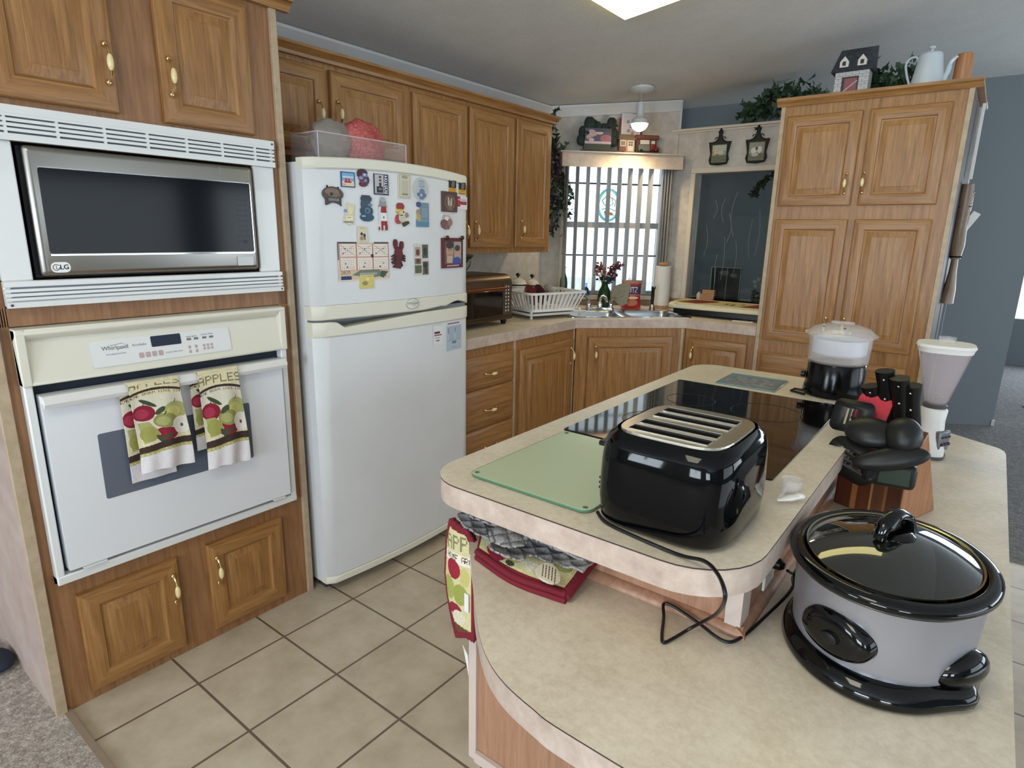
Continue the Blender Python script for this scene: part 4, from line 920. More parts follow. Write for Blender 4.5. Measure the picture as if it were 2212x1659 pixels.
for a in range(5):
    zz=.075+a*.024; m.tube([(.03,.10,zz),(.39,.10,zz)],.0016,5)
m.build('rack',STEEL,t)
t=thing('glass_bowls','nested clear glass bowls with a dark band on top of the toaster oven','bowls',(-.33,2.055,CZ+.2805))
m=MB(); m.lathe([(.035,0),(.06,.012),(.085,.045),(.098,.085),(.095,.085),(.082,.047),(.057,.016),(.0,.010)],n=30,caps=False); m.build('lower_bowl',GLASS,t)
m=MB(); m.lathe([(.0,.045),(.055,.05),(.078,.075),(.104,.098),(.104,.104),(.09,.108),(.04,.112),(0,.113)],n=30,caps=False); m.build('upper_bowl',pm('smoked_glass',(96,90,82),.12,trans=.5,ior=1.3),t)
# canisters
def canister(loc,r,h,label):
    t=thing('canister',label,'canister',loc,0,'enamel canisters behind the dish rack')
    m=MB(); m.lathe([(r*.96,0),(r,.006),(r,h-.01),(r*.98,h)],n=32); m.build('body',pm('canister_cream',(222,218,204),.3,coat=.3),t)
    m=MB(); m.lathe([(r*1.02,h-.001),(r*1.02,h+.006),(r*.99,h+.008)],n=32); m.build('rim_band',BLACK,t)
    m=MB(); m.lathe([(r*.99,h+.008),(r*.85,h+.028),(r*.4,h+.044),(r*.12,h+.05)],n=32); l=m.build('lid',pm('canister_cream',(222,218,204)),t)
    m=MB(); m.lathe([(.006,h+.048),(.005,h+.058),(.013,h+.062),(.017,h+.070),(.011,h+.079),(.0,h+.081)],n=16,caps=False); m.build('knob',BLACK,l)
canister((-.545,2.905,CZ),.062,.165,'larger cream enamel canister with black knob behind the dish rack')
canister((-.558,3.085,CZ),.050,.150,'smaller cream enamel canister with black knob nearer the window')
# dish rack
t=thing('dish_rack','white plastic dish rack with slotted basket on its drain tray','dish rack',(-.255,2.80,CZ),math.radians(72))
m=MB()
def rr3(hx,hy,z_,r=.04): return [(p[0],p[1],z_) for p in rrect(-hx,-hy,hx,hy,r,4)]
m.loft([rr3(.223,.168,.022),rr3(.230,.175,.034),rr3(.225,.170,.036),rr3(.218,.163,.028)],cap1=True); m.build('drain_tray',WHITEM,t)
m=MB(); m.loft([rr3(.209,.154,.145),rr3(.226,.171,.147),rr3(.226,.171,.157),rr3(.209,.154,.157),rr3(.209,.154,.145)],cap0=False,cap1=False); 
m.loft([rr3(.18,.124,.038),rr3(.177,.121,.052),rr3(.165,.11,.052)],cap0=True,cap1=True)
def wall_slats(a0,a1,b0,b1,nn):
    for k in range(nn+1):
        f=k/nn; w_=.36/nn
        P=[]
        for ff in (max(0,f-w_*.8),min(1,f+w_*.8)):
            P.append((Vector(a0).lerp(Vector(a1),ff),Vector(b0).lerp(Vector(b1),ff)))
        ids=[m.vert(P[0][0]),m.vert(P[1][0]),m.vert(P[1][1]),m.vert(P[0][1])]; m.face(ids)
zb,ztp=.046,.150
c4b=[(-.172,-.116,zb),(.172,-.116,zb),(.172,.116,zb),(-.172,.116,zb)]; c4t=[(-.212,-.157,ztp),(.212,-.157,ztp),(.212,.157,ztp),(-.212,.157,ztp)]
for a,b_,nn in ((0,1,12),(1,2,8),(2,3,12),(3,0,8)): wall_slats(c4b[a],c4b[b_],c4t[a],c4t[b_],nn)
o=m.build('basket',WHITEM,t,smooth=False,solid=.003,offset=0)
m=MB()
for x in (-.19,.19):
    for y in (-.13,.13): m.tube([(x,y,0.0),(x,y,.05)],[.009,.007],8)
m.build('foot',WHITEM,t)
for k,(x,c_) in enumerate(((-.10,(120,50,50)),(-.03,(90,40,44)),(.05,(190,186,180)))):
    m=MB(); m.M=Matrix.Translation((0,0,0))@Matrix.Rotation(PI/2-.25,4,'Y'); m.lathe([(.03,0),(.06,.006),(.068,.012),(.066,.014),(.055,.008),(.0,.006)],(0,0,0),24,caps=False); m.M=Matrix.Identity(4)
    p=Vector((x,.02,.135)); p.rotate(Euler((0,0,math.radians(72))))
    tag(m.build('plate',pm('plate_%d'%k,c_,.3),None,(-.255+p.x,2.80+p.y,CZ+.125),math.radians(72)),('maroon plate standing in the dish rack','dark red saucer standing mid dish rack','pale grey saucer standing at the right in the dish rack')[k],'plate','saucers in the dish rack')
# things on the sill and behind the sink
def bottle(name,label,loc,prof,mat,n=24):
    m=MB(); m.lathe(prof,n=n); return tag(m.build(name,mat,None,loc),label,'bottle')
p=diag(.165,-.022,.9855); bottle('glass_bottle','tall clear green glass bottle at the left end of the window sill',p,[(.024,0),(.027,.006),(.028,.09),(.024,.12),(.011,.16),(.010,.195),(.013,.197),(.013,.205),(.0,.206)],GREENG)
p=diag(.335,-.020,.9855); bottle('blue_glass_bottle','small rounded blue glass bottle on the window sill',p,[(.020,0),(.026,.008),(.026,.03),(.016,.05),(.008,.06),(.008,.085),(.011,.09),(.0,.091)],BLUEG)
t=thing('flower_vase','green glass vase of dark red artificial flowers behind the faucet','vase',skloc(2.30,3.60,CZ))
m=MB(); m.lathe([(.036,0),(.045,.008),(.046,.06),(.043,.12),(.026,.15),(.021,.17),(.027,.185),(.024,.185),(.017,.168),(.021,.15),(.038,.118),(.04,.012),(0,.01)],n=28,caps=False); m.build('glass',pm('olive_glass',(60,92,48),.08,trans=.5,ior=1.35),t)
m=MB(); rs=random.Random(11)
tips=[]
for k in range(9):
    a=rs.uniform(0,2*PI); r=rs.uniform(.02,.09); tip=(r*math.cos(a),r*math.sin(a),.235+rs.uniform(0,.07)); tips.append(tip); m.tube([(0,0,.02),(tip[0]*.2,tip[1]*.2,.17),tip],.002,5)
m.build('stem',STEM,t)
m=MB()
def leafy(m,c,s,rs,n,mm=0,flat=1):
    for _ in range(n):
        d=Vector((rs.gauss(0,1),rs.gauss(0,1),rs.gauss(0,.8))).normalized(); c0=Vector(c)+d*s*rs.uniform(.2,1)
        u_=Vector((rs.gauss(0,1),rs.gauss(0,1),rs.gauss(0,1))).normalized(); w_=u_.cross(d).normalized(); l=s*rs.uniform(.5,.8)
        q=[c0-w_*l*.45,c0-w_*l*.25+u_*l*.3+d*l*.08,c0+u_*l*.7,c0+w_*l*.25+u_*l*.3-d*l*.08,c0+w_*l*.45,c0-u_*l*.25]
        m.face([m.vert(x) for x in q],mm)
for k,tp in enumerate(tips): leafy(m,tp,.036,rs,22,1 if k%3 else 2)
for k in range(9): a=rs.uniform(0,6.28); leafy(m,(.04*math.cos(a),.04*math.sin(a),.205),.034,rs,12,0)
m.build('petal',[pm('dark_leaf',(34,44,48),.6),pm('maroon_petal',(92,40,52),.6),pm('rose_petal',(150,92,88),.6)],t,smooth=False)
# red crackers bag
t=thing('snack_bag','red and blue printed snack bag leaning on the window backsplash','bag',skloc(2.50,3.60,CZ),PI/4)
c=Canvas(44,60,(176,34,44)); c.rect(0,0,1,.12,(150,120,96)); c.rect(0,.12,1,.2,(150,40,60)); c.rect(0,.2,1,.48,(64,58,96)); c.text('UTZ',.22,.24,.56,.2,(226,222,226)); c.rect(.1,.5,.9,.54,(210,140,120)); c.oval(.5,.62,.34,.05,(236,214,180)); c.oval(.5,.8,.3,.12,(190,120,90)); c.noise(.2,2)
def bagf(sg):
    def f(u,v):
        b=.034*math.sin(PI*u)**.6*math.sin(PI*(1-v)*.9+.15)**.7 if 0<u<1 else 0
        return ((u-.5)*.145*(1-.12*math.sin(PI*v)),-sg*b,.195*(1-v)+.002)
    return f
sheet('bag_front',c,bagf(1),PAINTG,t,thick=.001); sheet('bag_back',c,bagf(-1),PAINTG,t,thick=.001)
# grey cloth pad draped by the faucet
m=MB(); pl=[(-.075,-.006),(-.04,.075),(.02,.095),(.07,.085),(.06,.02),(.045,-.05),(.0,-.07)]
m.M=Matrix.Translation((0,0,.085))@Matrix.Rotation(PI/2-.2,4,'X'); m.prism(pl,-.004,.004); m.M=Matrix.Identity(4)
tag(m.build('dish_cloth',mottled('grey_cloth',(120,116,100),(136,132,114),(150,146,130),scale=80,rough=.95),None,skloc(2.40,3.50,CZ+.004),PI/4,bevel=.003),'stiff grey-beige dish cloth propped beside the snack bag','cloth')
# clear decorated angel figurine on the sill
t=thing('glass_figurine','clear glass cone-shaped figurine on the right of the window sill','figurine',diag(.66,-.02,.9855))
m=MB(); m.lathe([(.045,0),(.043,.01),(.03,.05),(.012,.09),(.004,.10)],n=20); m.build('skirt',GLASS,t)
m=MB(); m.ell((0,0,.112),(.014,.014,.016),8); m.lathe([(.004,.124),(.002,.16),(0,.165)],n=8,caps=False); m.build('head',GLASS,t)
m=MB()
for sg in (-1,1): m.prism([(sg*.004,0),(sg*.05,.03),(sg*.055,.0),(sg*.03,-.03)],-.002,.002)
m.M=Matrix.Identity(4)
for i,v in enumerate(m.v): m.v[i]=(v[0]/R2-.0,v[0]/R2+v[2],v[1]+.08)
m.build('wing',GLASS,t)
# suncatcher
t=thing('stained_glass_suncatcher','oval stained glass suncatcher with a blue rim hanging in the window','suncatcher',diag(.47,-.022,1.625),PI/4)
m=MB()
def ov(rx,rz,y,n=32): return [(rx*math.cos(2*PI*k/n),y,rz*math.sin(2*PI*k/n)) for k in range(n)]
m.loft([ov(.082,.110,-.002),ov(.082,.110,.002),ov(.068,.096,.002),ov(.068,.096,-.002),ov(.082,.110,-.002)],cap0=False,cap1=False); m.build('rim_glass',pm('aqua_glass',(120,200,214),.2,trans=.7,ior=1.2),t)
m=MB(); m.loft([ov(.068,.096,-.001),ov(.068,.096,.001)]); m.build('centre_glass',pm('pale_glass',(232,240,236),.2,trans=.85,ior=1.1),t)
m=MB()
for pts in ([(-.05,.03),(-.02,.06),(.02,.05),(.03,.01),(0,-.01),(-.03,0),(-.05,.03)],[(-.05,-.03),(0,-.02),(.05,-.04)],[(.02,.05),(.05,.03),(.04,-.01)],[(-.03,-.07),(0,-.045),(.04,-.07)]): m.tube([(a,-.003,b_) for a,b_ in pts],.0022,5)
m.tube([(a[0],-.0,a[2]) for a in ov(.083,.111,0)]+[(.083,0,0)],.0022,5); m.tube([(-.03,0,.102),(0,0,.17),(.03,0,.102)],.0012,5); m.tube([(0,0,.17),(0,0,.25)],.0012,5); m.build('leading',pm('lead_grey',(90,110,112),.5),t)
m=MB(); m.ell((-.01,-.002,-.05),(.022,.003,.016),6); m.ell((.02,-.002,-.06),(.014,.003,.012),6); m.build('orange_glass',pm('orange_glass',(226,150,90),.3,trans=.4),t)
# paper towel
t=thing('paper_towel_holder','wooden upright paper towel holder with a white roll','paper towel holder',skloc(2.735,3.66,CZ))
m=MB(); m.lathe([(.078,0),(.080,.006),(.076,.016),(.0,.016)],n=32,caps=False); m.lathe([(.012,.016),(.012,.30),(.03,.302),(.036,.311),(.02,.322),(.0,.324)],n=20,caps=False); m.build('stand',wood('light_wood',(140,96,62),(166,120,80),(186,142,100)),t)
m=MB(); m.lathe([(.018,.018),(.057,.018),(.0575,.295),(.018,.295)],n=36); m.build('paper_roll',WHITEP,t)
# griddle under a board by the pass-through
t=thing('electric_griddle','low black electric griddle on the worktop near the pantry','griddle',(.60,3.60,CZ))
m=MB(); m.prism(rrect(-.27,-.16,.325,.20,.03,4),.012,.045); 
for x in (-.22,.22):
    for y in (-.13,.16): m.lathe([(.014,0),(.014,.012)],(x,y,0),10)
m.build('griddle_body',BLACK,t,bevel=.006)
m=MB(); m.tube(spline([(-.27,0,.04),(-.33,.0,.055),(-.34,.08,.055),(-.27,.12,.04)],5),.007,8); m.build('handle',BLACK,t)
t=thing('serving_board','cream board with dark red printed patterns lying on the griddle','serving board',(.60,3.61,CZ+.0465))
c=Canvas(90,40,(196,186,132)); c.rect(0,0,1,.1,(222,214,178)); c.rect(0,.85,1,1,(222,214,178)); c.poly([(.05,.7),(.15,.1),(.4,.1),(.42,.35),(.3,.8)],(120,40,40)); c.poly([(.72,.8),(.82,.15),(.98,.15),(.98,.8)],(130,40,36)); c.oval(.55,.5,.02,.1,(60,50,30)); c.oval(.62,.55,.02,.1,(60,50,30)); c.oval(.7,.4,.015,.08,(70,50,30)); c.noise(.15,4)
def brd(u,v):
    x=-.315+u*.640; e=min(u/.06,1); y=.17-v*.36*(.55+.45*math.sin(min(u/.12,1)*PI/2)); return (x,y,.0335)
sheet('board_top',c,brd,PAINT,t,thick=.002)
m=MB(); pts=[(-.315,-.02),(-.325,-.08),(-.30,-.165),(-.25,-.19),(.325,-.19),(.325,.18),(-.28,.18),(-.32,.1)]
m.prism(pts,.0,.0312); m.build('board_body',pm('board_cream',(226,218,190),.45),t,bevel=.012,seg=3)
m=MB(); m.prism([(-.06,-.05),(.065,-.05),(.065,.045),(-.02,.045)],0,.004); tag(m.build('paper_pad',WHITEP,None,(.80,3.47,CZ)),'small white paper pad on the worktop edge against the pantry','paper')
t=thing('napkin_house','little wooden house ornament with slatted roof in the pass-through','ornament',(.335,HY+.03,PZ0),.1)
m=MB(); m.box((-.02,-.02,.0),(.075,.02,.042)); m.prism([(-.02,0),(.0,0),(.0,.001)],0,.001); m.build('house_body',wood('pine',(150,112,74),(176,134,90),(196,156,110),'x'),t,bevel=.002)
m=MB()
for k in range(5): m.box((-.005,-.024-.000*k,.028+k*.009),(.080,.024-k*.004,.036+k*.009))
m.build('slat_roof',wood('pine2',(150,104,64),(172,124,80),(190,146,100),'x'),t)
m=MB(); m.box((-.045,-.018,0),(-.022,.012,.035)); i=[m.vert(p) for p in ((-.048,-.02,.035),(-.019,-.02,.035),(-.0335,-.02,.056),(-.048,.014,.035),(-.019,.014,.035),(-.0335,.014,.056))]
for q in ((0,1,2),(3,5,4),(0,2,5,3),(1,4,5,2),(0,3,4,1)): m.face([i[k] for k in q])
m.build('birdhouse',pm('birdhouse_tan',(196,184,162),.7),t)
# dark picture holder standing on the ledge beyond the glass
t=thing('picture_holder','dark upright picture in a clear acrylic holder behind the tinted pane','picture holder',(.455,HY+.13,PZ0),.0)
m=MB(); m.box((-.11,-.012,0),(.105,.006,.235)); m.build('holder',pm('dark_acrylic',(40,48,52),.12,coat=.5),t,bevel=.002)
m=MB(); m.box((-.112,-.016,0),(-.105,-.012,.235)); m.box((-.083,-.016,0),(-.077,-.012,.235)); m.box((.004,-.015,0),(.008,-.012,.235)); m.box((.1,-.015,0),(.104,-.012,.235)); m.box((-.11,-.015,.229),(.105,-.012,.235)); m.build('bright_edge',pm('acrylic_edge',(150,164,170),.2,coat=.5),t)
c=Canvas(60,66,(34,40,42)); c.oval(.35,.15,.2,.08,(100,104,104)); c.oval(.75,.22,.15,.07,(110,108,104)); c.rect(.0,.3,1,.8,(28,32,32)); c.oval(.4,.9,.3,.1,(56,62,66)); c.noise(.5,3)
sheet('picture',c,lambda u,v:(-.075+u*.17,-.0125,.225-v*.215),PAINT,t,thick=.0005,smooth=False)
t=thing('orchid_plant','white artificial flowers with dark leaves beyond the right of the glass','plant',(.69,HY+.13,PZ0))
m=MB(); rs=random.Random(5)
for k in range(6): leafy(m,(rs.uniform(-.05,.05),rs.uniform(-.02,.02),.03+rs.uniform(0,.04)),.045,rs,5,0)
for k in range(8): leafy(m,(rs.uniform(-.03,.06),rs.uniform(-.03,.02),.10+rs.uniform(0,.08)),.022,rs,7,1)
m.build('foliage',[LEAF,pm('white_petal',(200,204,200),.7)],t,smooth=False)
m=MB(); m.lathe([(.04,0),(.05,.03),(.046,.03),(.0,.028)],n=18,caps=False); m.build('dish',pm('plant_dish',(120,116,104),.6),t)
# ledge behind glass
m=MB(); m.box((-.02,HY+.112,PZ0-.03),(1.2,HY+.30,PZ0)); tag(m.build('living_room_shelf',TRIMC),'shelf ledge on the living-room side of the pass-through','shelf')
# plaques
def plaque(x,z,label,v):
    t=thing('cast_iron_plaque',label,'wall plaque',(x,HY-.001,z),0,'cast-iron plaques above the pass-through')
    IR=pm('cast_iron',(40,38,36),.5,metal=.4)
    out=[(-.055,-.082),(-.066,-.055),(-.057,-.02),(-.068,.035),(-.074,.058),(-.050,.056),(-.028,.064),(-.012,.084),(-.008,.112),(-.014,.120),(-.006,.134),(0,.150),(.006,.134),(.014,.120),(.008,.112),(.012,.084),(.028,.064),(.050,.056),(.074,.058),(.068,.035),(.057,-.02),(.066,-.055),(.055,-.082),(0,-.088)]
    m=MB(); m.prism(out,0,.012)
    for i,q in enumerate(m.v): m.v[i]=(q[0],-q[2],q[1])
    for sg in (-1,1): m.tube([(sg*(.012+.012*math.cos(a)+.012),-.013,.078+.012*math.sin(a)) for a in [k*.5 for k in range(10)]],.003,5)
    m.tube([(a,-.013,b_) for a,b_ in out]+[(out[0][0],-.013,out[0][1])],.004,6)
    m.build('iron_frame',IR,t,angle=20)
    m=MB(); m.box((-.050,-.015,-.072),(.050,-.012,.042)); m.build('tile_border',pm('plaque_green',(120,128,108),.5),t)
    c=Canvas(46,50,(150,152,130)); rs=np.random.RandomState(v)
    if v==1: c.rect(0,.0,1,.35,(176,180,168)); c.oval(.55,.45,.3,.12,(190,190,176)); c.rect(0,.62,1,1,(96,104,80)); c.oval(.3,.6,.2,.08,(120,110,80)); c.oval(.2,.4,.06,.2,(230,190,120))
    else: c.oval(.3,.45,.2,.18,(220,220,212)); c.oval(.7,.42,.18,.2,(214,214,206)); c.rect(0,.65,1,1,(110,112,90)); c.oval(.5,.35,.08,.1,(60,64,56)); c.oval(.4,.7,.25,.1,(190,190,180))
    c.noise(.35,v)
    sheet('scene_tile',c,lambda a,b_:(-.046+a*.092,-.0155,.038-b_*.106),PAINTG,t,thick=.0004,smooth=False)
plaque(.368,1.985,'left black cast-iron plaque framing a landscape tile above the pass-through',1)
plaque(.616,1.985,'right black cast-iron plaque framing a tile of two pale birds above the pass-through',2)
# shelf-top ornaments over the window
t=thing('framed_village_picture','ornament of dark pine trees and a small landscape picture on the valance board','ornament',diag(.36,-.075,1.9685),PI/4)
m=MB(); m.prism([(-.135,-.045),(.17,-.045),(.155,.045),(-.12,.045)],0,.012); m.build('base',pm('dark_green_base',(58,66,62),.7),t)
m=MB(); m.box((-.105,-.01,.012),(.085,.02,.055)); m.build('picture_stand',pm('stand_green',(70,78,70),.7),t)
m=MB(); rs=random.Random(9)
for cx,cz,s in ((-.065,.185,.05),(-.105,.13,.045),(-.12,.08,.04),(.09,.19,.045),(.105,.13,.04),(.105,.08,.04),(-.01,.17,.035),(.04,.16,.035)):
    m.ell((cx,.012,cz),(s*.8,.02,s),6); leafy(m,(cx,.01,cz),s,rs,10,0)
m.build('pine_tree',pm('pine_green',(36,50,46),.8),t,smooth=False)
c=Canvas(60,50,(70,74,100)); c.oval(.25,.5,.2,.4,(176,150,158)); c.poly([(.0,.8),(.5,.4),(1,.2),(1,.6),(.5,.9)],(70,72,96)); c.oval(.8,.65,.22,.25,(150,96,112)); c.rect(0,.85,1,1,(190,172,186)); c.oval(.55,.3,.14,.1,(190,170,170)); c.oval(.25,.75,.1,.12,(190,170,176)); c.rect(.4,.0,1,.25,(60,66,82)); c.noise(.2,2)
sheet('picture',c,lambda u,v:(-.10+u*.185,-.012,.155-v*.10-.0),PAINTG,t,thick=.003,smooth=False)
t=thing('village_house','miniature village house with white doors on the valance board','ornament house',diag(.555,-.075,1.9685),PI/4)
m=MB(); m.box((-.06,-.035,0),(.06,.035,.008)); m.box((-.052,-.025,.008),(.055,.03,.09)); m.build('house_wall',pm('house_tan',(170,140,120),.7),t)
m=MB(); i=[m.vert(p) for p in ((-.062,-.032,.088),(.062,-.032,.088),(.062,.036,.088),(-.062,.036,.088),(-.05,0,.125),(.05,0,.125))]
for q in ((0,1,5,4),(2,3,4,5),(1,2,5),(3,0,4),(0,3,2,1)): m.face([i[k] for k in q])
m.build('roof',pm('roof_grey_brown',(120,108,88),.8),t,smooth=False)
m=MB(); m.box((.004,-.029,.012),(.044,-.025,.080)); m.box((-.046,-.028,.045),(-.012,-.025,.082)); dd=m.build('door',pm('house_door_white',(214,206,200),.6),t)
m=MB()
for x in (.010,.026):
    for z_ in (.047,.063): m.box((x,-.0302,z_),(x+.012,-.029,z_+.012))
for x in (-.042,-.028): m.box((x,-.0292,.05),(x+.010,-.028,.077))
m.build('door_pane',pm('pane_dark',(80,80,78),.5),dd)
m=MB(); m.box((-.05,-.0285,.009),(-.008,-.0255,.040)); m.build('brick_panel',pm('brick_red',(140,84,74),.8),t)
t=thing('toy_truck_display','miniature shopfront with dark red vintage truck on the valance board','ornament',diag(.70,-.075,1.9685),PI/4)
m=MB(); m.box((-.085,-.04,0),(.095,.04,.010)); m.build('base',pm('brown_base',(84,70,60),.7),t)
m=MB(); m.box((-.075,.0,.010),(.075,.03,.10)); m.build('shopfront',pm('shop_brown',(92,66,58),.7),t)
m=MB(); m.box((-.085,-.012,.095),(.088,.034,.125)); m.build('awning',pm('awning_brown',(110,66,56),.8),t,bevel=.008)
m=MB(); m.box((-.045,-.0035,.065),(.02,-.0005,.092)); m.box((.035,-.004,.055),(.06,-.0005,.088)); m.build('shop_sign',pm('sign_cream',(206,200,194),.6),t)
m=MB(); m.box((-.065,-.032,.016),(.02,-.008,.058)); m.build('truck_bed',pm('truck_grey',(110,112,108),.5),t,bevel=.005)
m=MB(); m.box((.022,-.034,.016),(.055,-.008,.065)); m.box((.055,-.034,.016),(.085,-.008,.045)); m.build('truck_cab',DKRED,t,bevel=.006)
m=MB()
for x in (-.045,.035,.07): m.M=Matrix.Translation((x,-.036,.018))@Matrix.Rotation(PI/2,4,'X'); m.lathe([(.010,-.003),(.010,.003)],(0,0,0),12)
m.M=Matrix.Identity(4); m.build('wheel',BLACK,t)
t=thing('small_framed_print','white-framed floral print standing behind the pendant lamp on the valance board','picture frame',diag(.605,-.035,1.9685),PI/4)
m=MB(); m.box((-.08,-.006,.10),(.058,.004,.265)); m.build('frame',pm('frame_white',(206,204,208),.5),t,bevel=.003)
m=MB(); m.box((-.09,.004,.0),(.075,.010,.235)); m.build('backing',DKRED,t)
c=Canvas(40,44,(196,190,196)); 
for k,(x,y) in enumerate(((.3,.3),(.6,.25),(.5,.5),(.7,.6),(.35,.7),(.6,.8))): c.oval(x,y,.1,.08,(170,130,140) if k%2 else (130,136,140))
c.noise(.1,2); sheet('print',c,lambda u,v:(-.068+u*.114,-.0075,.255-v*.145),PAINT,t,thick=.0005,smooth=False)
# pendant lamp over the sink
px,py=.006,3.448; pz=ceil_z(px)
t=thing('pendant_spot_lamp','white ceiling spot lamp with glowing bulb above the sink','ceiling lamp',(px,py,pz))
m=MB(); m.lathe([(.078,.004),(.076,-.008),(.06,-.022),(.03,-.03),(.010,-.032)],n=32); m.build('canopy',TRIMW,t)
m=MB(); m.tube([(0,0,-.03),(0,0,-.085)],.009,10); m.build('stem',CHROME,t)
m=MB(); m.lathe([(.0,-.083),(.022,-.085),(.024,-.10),(.024,-.165),(.032,-.175),(.052,-.19),(.058,-.215),(.055,-.215),(.048,-.192),(.02,-.18),(.0,-.178)],n=28,caps=False); m.build('shade',TRIMW,t)
m=MB(); m.lathe([(.02,-.185),(.046,-.205),(.053,-.225),(.040,-.245),(.018,-.258),(.0,-.262)],n=24,caps=False); m.build('bulb',LAMPB,t)
# silk plant hanging beside the window
def ivy(name,label,pts,seed,r=.05,nl=10,loc=(0,0,0),ls=.035,mat=None,stem=.003,parts2=None):
    rs=random.Random(seed); t=thing(name,label,'artificial plant',loc)
    m=MB(); m.tube([Vector(p)-Vector(loc) for p in spline(pts,6)],stem,6); m.build('vine',STEM,t)
    m=MB()
    for p in spline(pts,5):
        for _ in range(nl):
            c0=p-Vector(loc)+Vector((rs.gauss(0,r*.5),rs.gauss(0,r*.5),rs.gauss(0,r*.5)))
            u_=Vector((rs.gauss(0,1),rs.gauss(0,1),rs.gauss(0,1))).normalized(); n_=Vector((rs.gauss(0,1),rs.gauss(0,1),rs.gauss(0,1))).normalized(); w_=u_.cross(n_).normalized(); l=ls*rs.uniform(.6,1.2)
            q=[c0,c0+w_*l*.5-u_*l*.12,c0+w_*l*.42+u_*l*.3,c0+w_*l*.2+u_*l*.4,c0+u_*l,c0-w_*l*.2+u_*l*.4,c0-w_*l*.42+u_*l*.3,c0-w_*l*.5-u_*l*.12]
            m.face([m.vert(x) for x in q],rs.randrange(2) if parts2 else 0)
    m.build('foliage',[mat or LEAF]+([parts2] if parts2 else []),t,smooth=False); return t
t=ivy('hanging_silk_garland','dark artificial fruit and leaf garland hanging between the wall cabinet and window',[(-.555,3.285,2.05),(-.55,3.30,1.95),(-.54,3.315,1.84),(-.54,3.31,1.72),(-.545,3.305,1.60),(-.55,3.295,1.48)],4,.062,10,ls=.045,parts2=pm('dusky_leaf',(72,66,66),.7))
m=MB(); rs=random.Random(8)
for k in range(60): z_=rs.choice((1.83,1.64)); m.ell((-.535+rs.gauss(0,.022),3.30+rs.gauss(0,.03),z_+rs.gauss(0,.035)),(.011,.011,.011),5,0 if z_>1.7 else 1)
m.build('berry_cluster',[pm('berry_brown',(96,66,66),.4),pm('berry_navy',(40,42,62),.4)],t)
ivy('ivy_trail','thin ivy sprig trailing over the left side of the window blinds',[(-.50,3.36,1.78),(-.47,3.37,1.70),(-.475,3.355,1.62),(-.46,3.36,1.54)],14,.035,5,ls=.04)
ivy('ivy_tendril','single dark ivy tendril curling above the end of the wall cabinets',[(-.45,3.12,2.07),(-.455,3.14,2.15),(-.47,3.17,2.2),(-.44,3.18,2.215)],15,.012,2,ls=.025)
# plants on the half wall and pantry
ivy('ivy_plant','bushy artificial ivy spilling along the half wall ledge left of the pantry',[(.50,4.02,2.19),(.60,4.03,2.23),(.66,4.03,2.28),(.76,4.03,2.29),(.88,4.02,2.27),(.95,4.0,2.22)],21,.08,20,ls=.055)
ivy('ivy_plant','low artificial ivy between the cottage figurine and teapot',[(1.27,3.52,2.19),(1.33,3.55,2.24),(1.42,3.55,2.19),(1.50,3.58,2.24),(1.55,3.60,2.2)],22,.07,14,ls=.05)
ivy('ivy_sprig','dark ivy sprig dangling inside the top right of the pass-through glass',[(.72,HY+.09,1.84),(.66,HY+.09,1.80),(.62,HY+.09,1.75),(.60,HY+.09,1.70)],23,.02,3,ls=.04)
# cottage
t=thing('cottage_figurine','white brick cottage figurine with dark dormer roof on the pantry','figurine',(1.235,3.40,2.1365),0)
m=MB(); m.box((-.115,-.06,0),(.10,.07,.016)); m.build('base',pm('snow_base',(206,204,200),.7),t,bevel=.003)
c=Canvas(60,60,(188,190,192)); 
for a in range(9):
    c.rect(0,a/9,1,a/9+.012,(120,122,124))
    for b_ in range(5): c.rect(b_/5+(.1 if a%2 else 0),a/9,b_/5+.012+(.1 if a%2 else 0),(a+1)/9,(130,132,134))
c.rect(.22,.28,.72,1,(58,44,44)); c.rect(.3,.36,.66,1,(136,78,84)); c.line(.3,.9,.66,.5,.02,(200,170,176)); c.oval(.1,.95,.08,.05,(120,90,70))
m=MB(); m.box((-.078,-.038,.016),(.078,.05,.125)); m.build('wall',pm('cottage_white',(184,186,188),.8),t)
sheet('brick_front',c,lambda u,v:(-.078+u*.156,-.0395,.125-v*.109),PAINT,t,thick=.001,smooth=False)
m=MB(); i=[m.vert(p) for p in ((-.098,-.058,.118),(.092,-.058,.118),(.100,.0,.232),(-.070,.0,.232),(-.098,.066,.118),(.092,.066,.118))]
for q in ((0,1,2,3),(4,3,2,5),(0,3,4),(1,5,2),(0,4,5,1)): m.face([i[k] for k in q])
m.build('roof',mottled('slate_roof',(34,38,44),(52,56,62),(70,74,80),scale=60,rough=.8),t,smooth=False)
for x in (-.040,.042):
    m=MB(); i=[m.vert(p) for p in ((x-.020,-.056,.138),(x+.020,-.056,.138),(x+.020,-.056,.165),(x,-.056,.190),(x-.020,-.056,.165),(x-.020,-.01,.15),(x+.020,-.01,.15),(x+.020,-.02,.165),(x,-.012,.190),(x-.020,-.02,.165))]
    for q in ((0,1,2,3,4),(2,7,8,3),(3,8,9,4),(1,6,7,2),(0,4,9,5)): m.face([i[k] for k in q],0)
    m.box((x-.008,-.0575,.145),(x+.008,-.0562,.165),1); m.build('dormer',[pm('dormer_white',(210,208,204),.7),pm('dormer_pane',(40,40,44),.5)],t,smooth=False)
